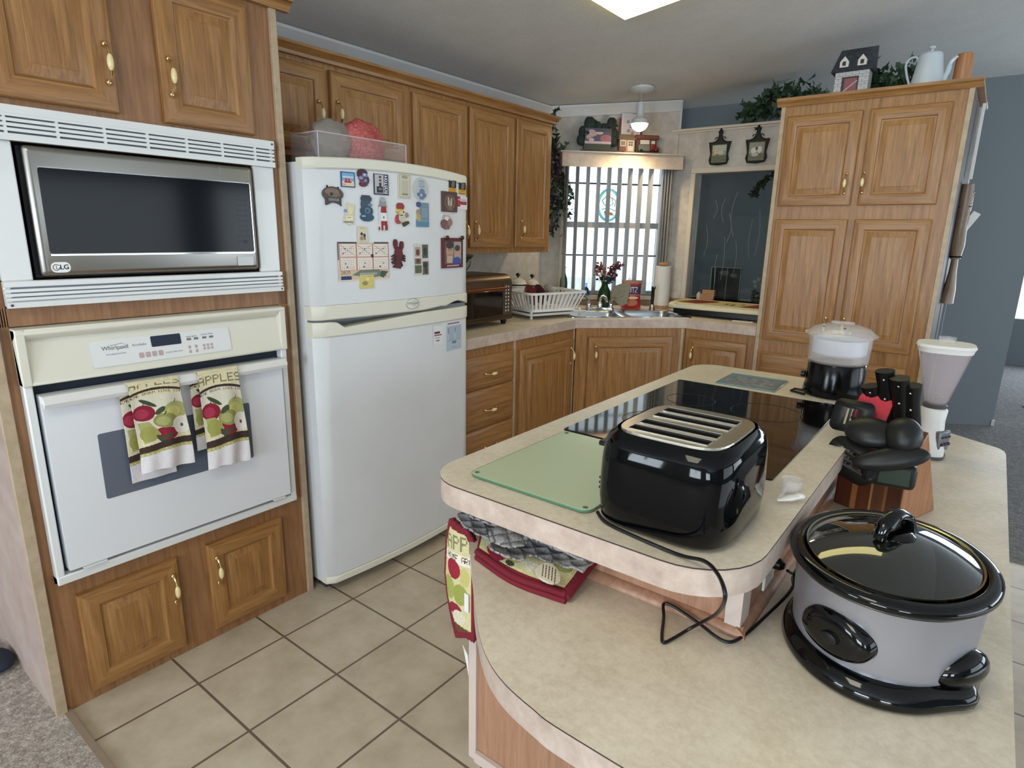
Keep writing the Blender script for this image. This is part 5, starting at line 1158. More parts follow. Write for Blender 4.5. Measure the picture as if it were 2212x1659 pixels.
# teapot
t=thing('enamel_coffee_pot','tall pale enamel coffee pot with curved handle and spout on the pantry','coffee pot',(1.565,3.40,2.1365))
EN=pm('pale_enamel',(196,206,214),.3,coat=.3)
m=MB(); m.lathe([(.072,0),(.074,.006),(.050,.150),(.050,.153)],n=32); m.build('body',EN,t)
m=MB(); m.lathe([(.051,.153),(.046,.160),(.02,.168),(.006,.170),(.006,.178),(.014,.184),(.012,.192),(0,.194)],n=24,caps=False); m.build('lid',EN,t)
m=MB(); m.tube(spline([(.060,0,.025),(.078,0,.07),(.085,0,.11),(.108,0,.135)],6),[.015]*4+[.012]*6+[.009]*6+[.007]*3,10); m.build('spout',EN,t)
m=MB(); m.tube(spline([(-.048,0,.130),(-.060,0,.152),(-.085,0,.150),(-.100,0,.125),(-.092,0,.08),(-.074,0,.03),(-.068,0,.008)],6),.0055,8); m.build('handle',EN,t)
m=MB(); m.lathe([(.034,0),(.036,.01),(.036,.145),(.033,.148)],(0,0,0),24); tag(m.build('wooden_canister',wood('canister_wood',(140,90,54),(166,112,70),(186,134,88)),None,(1.70,3.44,2.1365)),'plain brown wooden cylinder behind the coffee pot spout','canister')
m=MB(); m.box((-.02,-.05,0),(.13,.06,.012)); tag(m.build('white_tray',WHITEP,None,(1.03,3.36,2.1365),bevel=.003),'small white board under the left side of the cottage figurine','board')
# wooden spoon and fork ornaments hung on the pantry side
t=thing('wooden_fork_ornament','oversized carved wooden utensil with dark rings hung on the pantry side','wall ornament',(1.800,3.56,0))
WD=wood('carved_wood',(92,74,60),(122,102,84),(148,128,108))
m=MB(); m.tube([(0,0,1.70),(0,.01,1.62),(0,.02,1.50),(0,.03,1.40),(0,.04,1.33)],[.028,.036,.030,.036,.026],12,flat=.9); m.tube([(0,.04,1.33),(0,.045,1.26),(0,.05,1.17),(-.008,.055,1.10)],[.022,.026,.040,.052],12,flat=.7); m.build('carving',WD,t)
m=MB()
for zz in (1.655,1.635,1.60,1.585,1.335): m.lathe([(.031,0),(.033,.004),(.031,.008)],(0,.012 if zz>1.5 else .04,zz),14)
m.build('dark_ring',BLACK,t)
m=MB(); m.M=Matrix.Translation((1.80,3.66,1.90))@Matrix.Rotation(.03,4,'X'); m.box((-.006,-.018,-.17),(.006,.018,.19)); m.M=Matrix.Identity(4); tag(m.build('white_paper_strip',WHITEP),'long white paper strip on the upper pantry side','paper strip')
m=MB(); m.M=Matrix.Translation((1.7755,3.62,1.47))@Matrix.Rotation(.5,4,'Y'); m.box((.01,-.002,0),(.045,.002,.12)); m.M=Matrix.Identity(4); tag(m.build('white_tag',WHITEP),'short white tag sticking out beside the carved utensil','tag')
m=MB(); m.box((1.783,3.70,.75),(1.795,3.735,1.12)); tag(m.build('pale_strip',pm('pale_grey_strip',(120,124,130),.6)),'pale grey strip hanging low on the pantry side','strip')
# ================================================================== island things
IZ=.9015; JZ=.6925
m=MB(); m.prism(rrect(1.125,.925,1.665,1.70,.006,3),IZ,IZ+.0045); t=thing('cooktop','smooth black glass electric cooktop set in the island','cooktop'); m.build('glass_surface',BGLASS,t,bevel=.001)
m=MB()
for x,y,r in ((1.28,1.16,.09),(1.50,1.13,.075),(1.27,1.45,.075),(1.50,1.46,.10)): m.tube([(x+r*math.cos(2*PI*k/40),y+r*math.sin(2*PI*k/40),IZ+.0046) for k in range(41)],.0008,4)
m.build('burner_ring',pm('burner_grey',(20,20,23),.3),t)
t=thing('glass_cutting_board','frosted green glass cutting board on the near end of the island','cutting board',(1.295,.715,IZ))
m=MB(); m.prism(rrect(-.150,-.195,.150,.190,.022,5),.003,.008); o=m.build('glass_board',pm('frosted_green_glass',(186,200,168),.35,coat=.3),t,bevel=.001)
m=MB(); m.loft([[(p[0],p[1],z) for p in rrect(-.1505,-.1955,.1505,.1905,.022,5)] for z in (.0032,.0078)],cap0=False,cap1=False); tag(m.build('green_edge',pm('green_edge',(70,120,90),.15,coat=.5),t),'darker green edge')
m=MB()
for x in (-.136,.136):
    for y in (-.180,.175): m.lathe([(.006,0),(.006,.003)],(x,y,0),10); m.lathe([(.0055,.0081),(.0055,.0085)],(x,y,0),10)
m.build('foot',pm('foot_grey',(90,100,92),.6),t)
t=thing('glass_trivet','small rectangular glass trivet with a mottled blue picture past the cooktop','trivet',(1.342,1.847,IZ),.02)
m=MB(); m.box((-.102,-.095,.0),(.102,.095,.006)); m.build('body',pm('trivet_edge',(110,136,132),.2,coat=.5),t,bevel=.0015)
c=Canvas(60,56,(96,120,134)); c.rect(.04,.2,.96,.96,(120,128,134)); c.rect(.0,.0,1,.16,(90,140,156)); rs=random.Random(2)
for k in range(60): c.oval(rs.uniform(.08,.92),rs.uniform(.25,.92),.05,.03,rs.choice(((150,130,136),(86,96,108),(150,156,160),(110,90,100))))
c.noise(.15,1); sheet('picture',c,lambda u,v:(-.098+u*.196,.091-v*.182,.0068),PAINTG,t,thick=.0004,smooth=False)
# toaster
t=thing('toaster','glossy black four-slot toaster with chrome top','toaster',(1.574,.648,IZ))
m=MB(); R=[]
for hx,hy,z in ((.116,.133,.004),(.124,.141,.012),(.127,.145,.05),(.127,.144,.09),(.126,.142,.125),(.123,.139,.150),(.117,.132,.164),(.106,.120,.174)): R.append(sring(hx,hy,z,4.2,48))
m.loft(R,cap1=False); m.build('shell',pm('toaster_gloss',(4,5,7),.06,spec=.32),t,angle=60)
slots=[]
for y in (-.080,-.036,.022,.066): slots.append([(-.074,y-.014),(.070,y-.014),(.070,y+.014),(-.074,y+.014)])
m=MB(); o_=[(p[0],p[1]) for p in sring(.100,.112,0,4.5,40)]
tri=tessellate_polygon([[Vector((*p,0)) for p in l] for l in [o_]+slots]); pts=o_+[p for s_ in slots for p in s_]
ids=[m.vert((p[0],p[1],.176)) for p in pts]
for q in tri: m.face([ids[k] for k in q])
low=[m.vert((p[0]*1.02,p[1]*1.02,.170)) for p in o_]; n=len(o_)
for k in range(n): m.face((ids[k],low[k],low[(k+1)%n],ids[(k+1)%n]))
for s_ in slots:
    a=[m.vert((p[0],p[1],.1775)) for p in s_]; b_=[m.vert((p[0],p[1],.1735)) for p in s_]
    for k in range(4): k2=(k+1)%4; m.face((a[k],a[k2],b_[k2],b_[k]))
m.build('chrome_top',pm('toaster_chrome',(196,190,178),.27,metal=1),t,smooth=False)
m=MB()
for s_ in slots: m.box((s_[0][0],s_[0][1],.095),(s_[2][0],s_[2][1],.1))
for y in (-.080,-.036,.022,.066):
    for q in range(5): m.tube([(-.062+q*.03,y-.004,.10),(-.062+q*.03,y-.004,.140)],.0010,4)
m.build('slot_grille',pm('toaster_inner',(40,36,32),.5,metal=.5),t)
m=MB()
for s_ in slots:
    m.tube([(*s_[3],.1772),(*s_[2],.1772)],.0013,5)
m.build('slot_rim',CHROME,t)
m=MB()
for s_ in slots:
    x0_,y0_,x1_,y1_=s_[0][0],s_[0][1],s_[2][0],s_[2][1]
    a=[m.vert(p) for p in ((x0_,y0_,.1735),(x1_,y0_,.1735),(x1_,y1_,.1735),(x0_,y1_,.1735))]; b_=[m.vert(p) for p in ((x0_,y0_,.10),(x1_,y0_,.10),(x1_,y1_,.10),(x0_,y1_,.10))]
    for k in range(4): k2=(k+1)%4; m.face((a[k],a[k2],b_[k2],b_[k]))
m.build('slot_lining',pm('slot_dark',(13,11,10),.7),t)
for y in (-.05,.036):
    m=MB(); m.box((-.150,y-.014,.118),(-.122,y+.014,.128)); m.build('lever',BLACK,t,bevel=.003)
m=MB()
for y in (-.05,.036): m.M=Matrix.Translation((-.126,y,.05))@Matrix.Rotation(-PI/2,4,'Y'); m.lathe([(.014,0),(.013,.010),(.011,.012)],(0,0,0),16)
m.M=Matrix.Identity(4)
for z in (.045,.055,.065): m.ell((-.129,-.085,z),(.003,.004,.003),5)
m.build('dial',BLACK,t)
m=MB(); m.loft([sring(.106,.122,.0,4.2,40),sring(.110,.126,.007,4.2,40)]); m.build('base',BLACK,t)
m=MB(); m.text('//',.022,Matrix.Translation((.100,-.118,.085))@Matrix.Rotation(.78,4,'Z')@Matrix.Rotation(PI/2,4,'X'),0,.0003); m.build('emblem',STEEL,t)
tp_=t
pts=[(1.455,.54,IZ+.004),(1.490,.512,IZ+.004),(1.56,.497,IZ+.004),(1.64,.484,IZ+.006),(1.688,.462,.924),(1.720,.430,.930),(1.743,.396,.928),(1.742,.405,.903),(1.713,.480,.835),(1.673,.570,.758),(1.634,.592,.708),(1.616,.558,.6975),(1.607,.536,.6975),(1.596,.553,.6975),(1.576,.605,.699),(1.563,.632,.708),(1.582,.634,.710),(1.635,.624,.704),(1.690,.610,.6975),(1.713,.642,.698),(1.731,.745,.700),(1.745,.850,.704),(1.744,.880,.722),(1.736,.840,.752)]
m=MB(); m.tube([Vector(p)-Vector((1.574,.648,IZ)) for p in spline(pts,8)],.0032,8,flat=1.0); m.build('cord',BLACK,tp_)
t=thing('power_outlet','pale electrical outlet on the side of the island under the upper top','outlet',(1.7005,.83,.765))
m=MB(); m.box((0,-.035,-.052),(.006,.035,.052)); m.build('plate',CREAM,t,bevel=.002)
m=MB(); m.lathe([(.012,0),(.012,.018),(.006,.026)],n=12); 
for i,v in enumerate(m.v): m.v[i]=(v[2]+.006,v[1]+.0,v[0]+.0)
m.build('plug',BLACK,t)
t=thing('plastic_scoop','clear and white plastic measuring scoop lying behind the toaster','scoop',(1.735,.845,IZ))
m=MB(); m.lathe([(.0,.0),(.018,.002),(.022,.034),(.020,.034),(.016,.004),(0,.003)],(-.02,.03,0),18,caps=False); m.build('cup',CLEARP,t)
m=MB(); m.tube([(-.03,-.02,.006),(-.028,.0,.012),(-.022,.03,.030)],.0035,8); m.build('clear_handle',CLEARP,t)
m=MB(); m.tube([(-.03,-.035,.008),(-.012,-.02,.012),(.004,.0,.014)],[.004,.010,.009],10,flat=.5); m.ell((.004,.0,.014),(.010,.010,.006),6); m.build('white_handle',WHITEP,t)
# steamer
t=thing('food_steamer','round black food steamer with clear bowl and domed lid','food steamer',(1.605,1.862,IZ))
m=MB(); m.lathe([(.093,.004),(.096,.012),(.090,.05),(.088,.108),(.086,.112)],n=40); m.lathe([(.080,0),(.080,.004)],n=24); m.build('base',pm('steamer_black',(7,7,9),.16,spec=.3),t)
m=MB(); m.tube([(-.075,-.02,.004),(-.115,-.03,.006),(-.118,-.065,.006),(-.07,-.085,.005)],.004,8); m.M=Matrix.Translation((-.090,-.02,.062))@Matrix.Rotation(-PI/2,4,'Y'); m.lathe([(.012,0),(.011,.012)],(0,0,0),14); m.M=Matrix.Identity(4); m.build('dial_and_handle',BLACK,t)
m=MB(); m.lathe([(.085,.112),(.092,.118),(.096,.205),(.094,.205),(.089,.120),(.0,.116)],n=40,caps=False); m.build('clear_bowl',CLEARP,t)
m=MB(); m.lathe([(.0,.140),(.078,.141),(.082,.146),(.083,.192),(.080,.192),(.078,.15),(.0,.15)],n=36,caps=False); m.build('rice_insert',pm('rice_insert_white',(226,230,238),.5),t)
m=MB(); m.lathe([(.108,.203),(.110,.209),(.100,.214),(.085,.229),(.05,.240),(.0,.243),(.0,.2415),(.05,.2385),(.084,.227),(.098,.213),(.108,.206)],n=44,caps=False); l=m.build('lid',CLEARP,t)
m=MB(); m.box((-.035,-.008,.240),(.035,.008,.250)); m.build('lid_handle',CLEARP,l,bevel=.004)
m=MB()
for x,y in ((-.045,-.06),(.02,-.075)): m.ell((x,y,.2355),(.004,.004,.0015),5)
m.build('steam_hole',BLACK,l)
m=MB(); m.tube([(-.02,0,0.003),(.02,.004,.003)],.003,6); m.ell((.008,-.004,.002),(.004,.003,.002),4); tag(m.build('small_metal_pin',CHROME,None,(1.628,1.722,IZ+.001)),'tiny shiny metal pin on the counter in front of the steamer','pin')
# blender
t=thing('blender','white blender with clear tapered jug and white lid','blender',(1.886,2.075,JZ),.1)
m=MB(); R=[]
for hx,hy,z in ((.052,.060,.0),(.054,.062,.012)): R.append(sring(hx,hy,z,3,36))
m.loft(R); m.build('foot_ring',pm('blender_foot',(84,88,92),.5),t)
m=MB(); m.loft([sring(.050,.058,.012,3,36),sring(.049,.056,.03,3,36),sring(.040,.044,.09,2.6,36),sring(.037,.040,.13,2.4,36),sring(.040,.042,.165,2.2,36),sring(.034,.036,.172,2.2,36)]); m.build('motor_base',WHITEM,t,angle=60)
m=MB(); m.M=Matrix.Rotation(-.55,4,'Z'); m.box((.032,-.030,.03),(.052,.030,.10)); m.M=Matrix.Identity(4); cp=m.build('control_face',pm('blender_panel',(120,124,128),.35,metal=.4),t,bevel=.006)
m=MB(); m.M=Matrix.Rotation(-.55,4,'Z')
for y in (-.018,0,.018): m.ell((.054,y,.055),(.006,.006,.006),6); m.ell((.054,y,.080),(.004,.006,.004),5)
m.M=Matrix.Identity(4); m.build('knob',pm('knob_dark',(50,52,56),.4),cp)
m=MB(); m.lathe([(.034,.172),(.036,.180),(.032,.186)],n=24); m.build('collar',pm('collar_grey',(80,74,76),.4),t)
def sq(r,z,e=3.2): return sring(r,r,z,e,40)
m=MB(); m.loft([sq(.030,.186,2),sq(.036,.20,2.2),sq(.060,.30,2.6),sq(.078,.378,3),sq(.0755,.378,3),sq(.0575,.30,2.6),sq(.033,.203,2.2),sq(.027,.19,2)],cap0=False,cap1=True); m.build('jug',pm('jug_plastic',(200,190,194),.12,alpha=.38,spec=.7),t,angle=60)
m=MB(); m.tube([(0,0,.19),(0,0,.215)],.006,8)
for a in range(4): m.M=Matrix.Rotation(a*PI/2,4,'Z'); m.box((0,-.003,.208),(.022,.003,.2105)); 
m.M=Matrix.Identity(4); m.build('blade',STEEL,t)
m=MB(); m.loft([sq(.077,.366,3),sq(.080,.378,3),sq(.084,.384,3),sq(.081,.392,3),sq(.03,.396,3)]); l=m.build('lid',WHITEP,t,angle=50)
m=MB(); m.loft([sring(.024,.020,.394,2.6,24),sring(.025,.021,.414,2.6,24)]); m.build('centre_cap',CLEARP,l)
# knife block with utensils
def striped():
    m_,nt,b=base_mat('striped_block'); L=nt.links; tc=N(nt,'ShaderNodeTexCoord'); sx=N(nt,'ShaderNodeSeparateXYZ'); L.new(tc.outputs['Object'],sx.inputs[0])
    mp=N(nt,'ShaderNodeMapRange'); mp.inputs[1].default_value=-.09; mp.inputs[2].default_value=.09; L.new(sx.outputs[0],mp.inputs[0])
    r=ramp(nt,[(0,(96,52,36)),(.26,(180,120,72)),(.34,(110,60,38)),(.53,(196,148,98)),(.56,(112,74,50)),(.72,(150,104,70)),(.76,(92,54,38))]); r.color_ramp.interpolation='CONSTANT'; L.new(mp.outputs[0],r.inputs[0])
    n=N(nt,'ShaderNodeTexNoise',Scale=60,Detail=4); mp3=N(nt,'ShaderNodeMapping'); mp3.inputs['Scale'].default_value=(1,1,.08); L.new(tc.outputs['Object'],mp3.inputs[0]); L.new(mp3.outputs[0],n.inputs[0])
    mx=N(nt,'ShaderNodeMix'); mx.data_type='RGBA'; mx.blend_type='OVERLAY'; mx.inputs[0].default_value=.35; L.new(r.outputs[0],mx.inputs[6]); L.new(n.outputs[0],mx.inputs[7]); L.new(mx.outputs[2],b.inputs['Base Color']); b.inputs['Roughness'].default_value=.35
    return m_
t=thing('knife_block','slanted wooden knife block striped in dark and light wood','knife block',(1.834,1.488,JZ),-.35)
m=MB(); yz=[(-.10,0),(.10,0),(-.02,.245),(-.10,.165)]
i=[m.vert((-.088,y,z)) for y,z in yz]+[m.vert((.085,y,z)) for y,z in yz]
for q in ((3,2,1,0),(4,5,6,7),(0,1,5,4),(1,2,6,5),(2,3,7,6),(3,0,4,7)): m.face([i[k] for k in q],1 if q==(4,5,6,7) else 0)
m.build('block',[striped(),wood('maple_side',(140,88,52),(168,112,70),(184,130,86),'z')],t,bevel=.004)
def utensil(name,label,cat,head,hm,p_head,p_base,mat=SOFTBLK,group=None,hr=.006):
    t=thing(name,label,cat,p_base,0,group)
    m=MB(); a=Vector(p_head)-Vector(p_base); m.tube([(0,0,0),a*.5,a],[hr,hr*1.1,hr*.9],10); m.build('shaft',mat,t)
    head(t,a,hm); return t
LK=Vector((.10,-.86,.5)).normalized()   # heads face up and outward
def frame_at(a,ax,up): 
    z_=ax.normalized(); x_=up.cross(z_).normalized(); y_=z_.cross(x_); M_=Matrix.Translation(a)@Matrix((x_,y_,z_)).transposed().to_4x4(); return M_
def bowlhead(rx,ry,dp,nrm,roll):
    def h(t,a,mat):
        m=MB(); m.M=frame_at(a,Vector(nrm),Vector(roll)); R=[]
        for k in range(1,8): q=PI/2*k/7; R.append([(rx*math.sin(q)*math.cos(2*PI*j/28),ry*math.sin(q)*math.sin(2*PI*j/28),dp*math.cos(q)) for j in range(28)])
        m.loft(R,cap1=False); m.build('head',mat,t,solid=.003,offset=1,angle=80)
    return h
def flathead(poly,th,nrm,roll,holes=()):
    def h(t,a,mat):
        m=MB(); m.M=frame_at(a,Vector(nrm),Vector(roll))
        if not holes: m.prism(poly,-th/2,th/2)
        else:
            loops=[poly]+list(holes); pts=[p for l in loops for p in l]; tri=tessellate_polygon([[Vector((*p,0)) for p in l] for l in loops])
            ids=[m.vert((p[0],p[1],0)) for p in pts]
            for q in tri: m.face([ids[k] for k in q])
        m.build('head',mat,t,bevel=.0015 if not holes else 0,solid=th if holes else 0)
    return h
# spoon heads show their rounded backs towards the viewer
utensil('serving_spoon','black nylon spoon with large rounded back, centre of the utensils','spoon',bowlhead(.056,.042,.026,(.05,-.62,.78),(0,.5,.8)),SOFTBLK,(1.793,1.30,.945),(1.83,1.44,.84))
utensil('ladle','black nylon ladle with round bowl above the right of the block','ladle',bowlhead(.039,.047,.038,(.25,-.75,.6),(0,.5,.8)),SOFTBLK,(1.862,1.30,.950),(1.86,1.44,.86))
sl=[[(-.018+k*.012,-.022),(-.012+k*.012,-.022),(-.012+k*.012,.022),(-.018+k*.012,.022)] for k in range(3)]
utensil('slotted_turner','black slotted turner angled over the left of the block','spatula',flathead(rrect(-.050,-.042,.046,.046,.018,4),.003,(-.1,-.85,.45),(.0,0,1),sl),SOFTBLK,(1.742,1.35,.965),(1.79,1.46,.84))
utensil('silicone_spatula','bright red silicone spatula behind the slotted turner','spatula',flathead(rrect(-.040,-.040,.040,.038,.014,4),.008,(-.1,-.85,.5),(.1,0,1)),RED,(1.778,1.40,.982),(1.81,1.48,.86))
hl=[[(-.040+q*.016,-.018+r_*.014),(-.031+q*.016,-.018+r_*.014),(-.031+q*.016,-.012+r_*.014),(-.040+q*.016,-.012+r_*.014)] for q in range(6) for r_ in range(3)]
utensil('skimmer','wide black slotted skimmer hanging lowest over the front of the block','skimmer',flathead(rrect(-.066,-.050,.066,.044,.034,5),.004,(-.15,-.94,.28),(.32,0,1),hl),SOFTBLK,(1.768,1.262,.880),(1.81,1.40,.85))
t=utensil('nylon_spoon','black spoon lying across the front with its pointed tip to the right','spoon',bowlhead(.080,.026,.018,(.1,-.8,.55),(-.30,0,1)),SOFTBLK,(1.848,1.258,.902),(1.84,1.40,.86))
t=thing('can_opener','dark can opener with a small greenish face, under the spoons at right','can opener',(1.846,1.262,.862),.15)
m=MB(); m.box((-.055,-.012,-.032),(.060,.03,.030)); m.build('body',SOFTBLK,t,bevel=.012); m=MB(); m.box((-.018,-.0135,-.020),(.046,-.012,.018)); m.build('face',pm('greenish_face',(64,76,66),.25),t)
hn=0
for (x,y,z,x2,y2,z2,lab) in ((1.82,1.45,.90,1.792,1.40,1.088,'black riveted knife handle, tallest and leftmost of those in the block'),(1.85,1.44,.91,1.828,1.38,1.078,'thick black knife handle between two others in the block'),(1.875,1.44,.90,1.855,1.39,1.062,'black knife handle at the right side of the block'),(1.80,1.46,.90,1.763,1.42,1.040,'black knife handle tilted left behind the red spatula')):
    t=thing('kitchen_knife',lab,'knife',(x,y,z),0,'black-handled knives in the knife block')
    a=Vector((x2-x,y2-y,z2-z)); m=MB(); m.tube([(0,0,0),a*.3,a*.7,a],[.013,.016,.014,.018],10,flat=1.3); m.build('handle',BLACK,t)
    m=MB()
    for f in (.3,.6,.88): p_=a*f; m.ell((p_.x-.002,p_.y-.0165,p_.z),(.0032,.002,.0032),5)
    m.build('rivet',STEEL,t); hn+=1
# slow cooker
t=thing('slow_cooker','oval silver slow cooker with black crock rim and glass lid','slow cooker',(1.908,.785,JZ),0)
def er(a,b,z,n=56): return [(a*math.cos(2*PI*k/n),b*math.sin(2*PI*k/n),z) for k in range(n)]
def hb(k,n=56):
    return 0
m=MB()
def base_ring(a,b,z,bulge):
    o=[]
    for k in range(72):
        q=2*PI*k/72; w_=math.exp(-((math.atan2(math.sin(q+.52),math.cos(q+.52)))/.17)**2)+math.exp(-((math.atan2(math.sin(q-PI+.52),math.cos(q-PI+.52)))/.17)**2)
        o.append(((a+bulge*w_)*math.cos(q),(b)*math.sin(q),z))
    return o
m.loft([base_ring(.140,.172,.0,0),base_ring(.152,.188,.003,.004),base_ring(.156,.193,.010,.016),base_ring(.153,.190,.022,.022),base_ring(.147,.182,.032,.020),base_ring(.143,.172,.040,.006)]); m.build('base',BGLOSS,t,angle=60)
for sg in (1,-1):
    m=MB(); R=[]
    for k in range(13):
        f=-1+2*k/12; w_=max(.02,(1-f*f))**.5
        R.append([(sg*(.138+.024*w_*math.cos(j*PI/6)+.010*w_),.058*f,.050+.030*w_*math.sin(j*PI/6)+.010*w_) for j in range(12)])
    m.M=Matrix.Rotation(-.52,4,'Z'); m.loft(R); m.build('side_handle',BGLOSS,t,angle=70)
m=MB(); m.loft([er(.140,.166,.034),er(.141,.168,.05),er(.1435,.171,.10),er(.1475,.175,.163),er(.149,.177,.168)],cap1=False); m.build('metal_body',SILVER,t,angle=60)
m=MB(); m.loft([er(.150,.178,.164),er(.1545,.183,.166),er(.150,.179,.170)],cap0=False,cap1=False); m.build('steel_band',STEEL,t)
m=MB(); R=[er(.148,.176,.168),er(.156,.185,.169),er(.1605,.190,.174),er(.160,.190,.181),er(.155,.185,.187),er(.143,.172,.190),er(.137,.165,.186),er(.134,.162,.180),er(.128,.155,.10),er(.11,.13,.08)]
m.loft(R,cap0=False); m.build('crock_rim',BGLOSS,t,angle=70)
m=MB(); R=[]
for f in (1,.96,.85,.7,.5,.3,.12): R.append(er(.132*f,.160*f,.187+.036*(1-f*f)))
m.loft(R,cap0=False); ld=m.build('glass_lid',pm('lid_glass',(30,32,28),.03,coat=1,alpha=1,trans=.35,ior=1.5),t,angle=80)
m=MB(); m.loft([er(.1315,.1595,.1875),er(.1345,.1625,.1885),er(.1345,.1625,.191),er(.1315,.1595,.190),er(.1315,.1595,.1875)],cap0=False,cap1=False); m.build('lid_ring',pm('lid_ring_steel',(170,164,140),.2,metal=1),ld)
m=MB(); m.lathe([(.030,.215),(.032,.222),(.026,.228),(.010,.230)],n=24); m.tube(spline([(-.018,-.042,.222),(-.014,-.036,.244),(-.002,.0,.258),(.012,.034,.244),(.016,.042,.222)],6),[.007]*6+[.009]*12+[.010]*7,12,flat=1.5); m.build('lid_handle',BGLOSS,ld,angle=60)
# control badge on the front left
an=math.radians(251)
m=MB(); q0=Vector((.1405*math.cos(an),.170*math.sin(an),.092)); nn=Vector((math.cos(an)/.1405,math.sin(an)/.170,0)).normalized()
m.M=frame_at(q0,nn,Vector((0,0,1))); R=[]
for a_,b_,z_ in ((.060,.040,-.022),(.060,.040,.002),(.055,.036,.010),(.040,.026,.015),(.016,.010,.016)): R.append([(a_*math.cos(2*PI*k/36),b_*math.sin(2*PI*k/36),z_) for k in range(36)])
m.loft(R); kb=m.build('control_badge',BGLOSS,t,angle=70)
m=MB(); m.M=frame_at(q0+nn*.014,nn,Vector((0,0,1))); m.lathe([(.016,0),(.014,.008),(.006,.010)],(0.0,-.002,0),20,sx=1,sy=.7); m.build('knob',BLACK,kb)
m=MB()
for x,y in ((-.10,-.1),(.1,-.1),(.1,.1),(-.1,.1)): m.lathe([(.01,-.0),(.01,.004)],(x,y,-.0002),10)
m.build('foot',BLACK,t)
# pot holders and mitts on the lower bar
def quilt(name,label,cat,poly,z0,th,mat,edge,rot=0,loc=(0,0,0)):
    pass
c=Canvas(110,80,(214,204,150)); c.rect(0,0,1,.06,(120,26,40)); c.rect(0,.93,1,1,(120,26,40)); c.rect(0,0,.03,1,(120,26,40)); c.rect(.96,0,1,1,(120,26,40))
c.oval(.12,.62,.09,.13,(206,204,168)); c.oval(.30,.35,.10,.13,(196,188,120)); c.oval(.24,.78,.12,.17,(150,30,54)); c.oval(.22,.74,.04,.05,(206,120,130)); c.oval(.42,.72,.09,.12,(180,170,90)); c.oval(.42,.86,.05,.05,(60,70,50)); c.oval(.62,.75,.09,.10,(222,214,190)); c.oval(.74,.78,.1,.12,(206,200,176)); c.oval(.85,.5,.08,.1,(160,156,90)); c.rect(.04,.07,.2,.3,(42,88,70)); c.oval(.55,.4,.1,.14,(150,156,80)); c.oval(.16,.4,.05,.08,(160,156,100)); c.noise(.12,2)
def hold(zb,amp):
    def f(u,v):
        # quad corners on the bar: near-left, near-right, far-right, far-left
        P=[(1.085,.648),(1.395,.648),(1.400,.530),(1.150,.545)]
        x=(P[0][0]*(1-u)+P[1][0]*u)*(1-v)+(P[3][0]*(1-u)+P[2][0]*u)*v; y=(P[0][1]*(1-u)+P[1][1]*u)*(1-v)+(P[3][1]*(1-u)+P[2][1]*u)*v
        return (x,y-.018*math.sin(PI*u)*v,zb+amp*math.sin(u*9)*math.sin(v*7)+.022*(1-v)**.7-.006*v)
    return f
RP=(118,26,40)
t=thing('apple_pot_holder','folded square apple-print pot holder with dark red binding under the oven mitt','pot holder')
sheet('quilted_top',c,hold(JZ+.030,.003),CLOTH,t,thick=.009)
sheet('quilted_bottom',c,hold(JZ+.016,.002),pm('dark_red_cloth',(112,24,38),.9),t,thick=.010)
m=MB(); m.tube(spline([hold(JZ+.026,.003)(u,1.0) for u in np.linspace(0,1,7)],3),.007,8); m.tube(spline([hold(JZ+.012,.002)(u,1.0) for u in np.linspace(0,1,7)],3),.007,8); m.tube([hold(JZ+.02,.003)(1.0,v) for v in np.linspace(0,1,6)],.010,8); m.build('red_binding',pm('dark_red_cloth',(112,24,38)),t)
# grey quilted oven mitt lying above
t=thing('oven_mitt','grey quilted oven mitt lying on the pot holder under the counter lip','oven mitt')
c=Canvas(120,64,(150,148,148)); 
for k in range(-6,14): c.line(k/8,0,k/8+.5,1,.006,(96,96,100)); c.line(k/8,0,k/8-.5,1,.006,(100,100,102))
c.rect(.80,0,1,1,(160,158,156))
for k in range(14): c.rect(.80,k/14,.98,k/14+.03,(176,172,166))
c.noise(.3,4)
sh=Canvas(120,64); sh.oval(.30,.35,.32,.36,(1,1,1)); sh.poly([(.25,.0),(1,.0),(1,.62),(.72,.66),(.3,.7)],(1,1,1)); sh.oval(.52,.80,.13,.17,(1,1,1)); sh.poly([(.4,.6),(.62,.55),(.64,.85),(.48,.9)],(1,1,1)); c.a[...,3]=sh.a[...,3]
def mitt(zz,sgn):
    def f(u,v):
        x=1.070+.350*u; y=.640-.150*v+.012*u; qz=.004*abs(math.sin((u*8+v*4)*PI))*abs(math.sin((u*8-v*4)*PI))
        return (x,y-.0,zz+sgn*(.016*math.sin(PI*min(1,max(0,v)))**.5*math.sin(PI*min(1,.1+u*.85))**.5+qz)-.02*v*.6+.012*(1-u))
    return f
sheet('mitt_top',c,mitt(JZ+.090,1),CLOTH,t,thick=.004); sheet('mitt_palm',c,mitt(JZ+.084,-1),CLOTH,t,thick=.004)
c=Canvas(50,46); c.oval(.5,.5,.48,.46,(206,196,172)); 
for k in range(5): c.line(.25+k*.12,.2,.35+k*.12,.8,.018,(70,56,46))
sheet('apple_slice_patch',c,lambda u,v:(1.325+.062*u+.02*v,.538-.050*v,JZ+.066-.012*v+.006*math.sin(PI*u)),CLOTH,t,thick=.005)
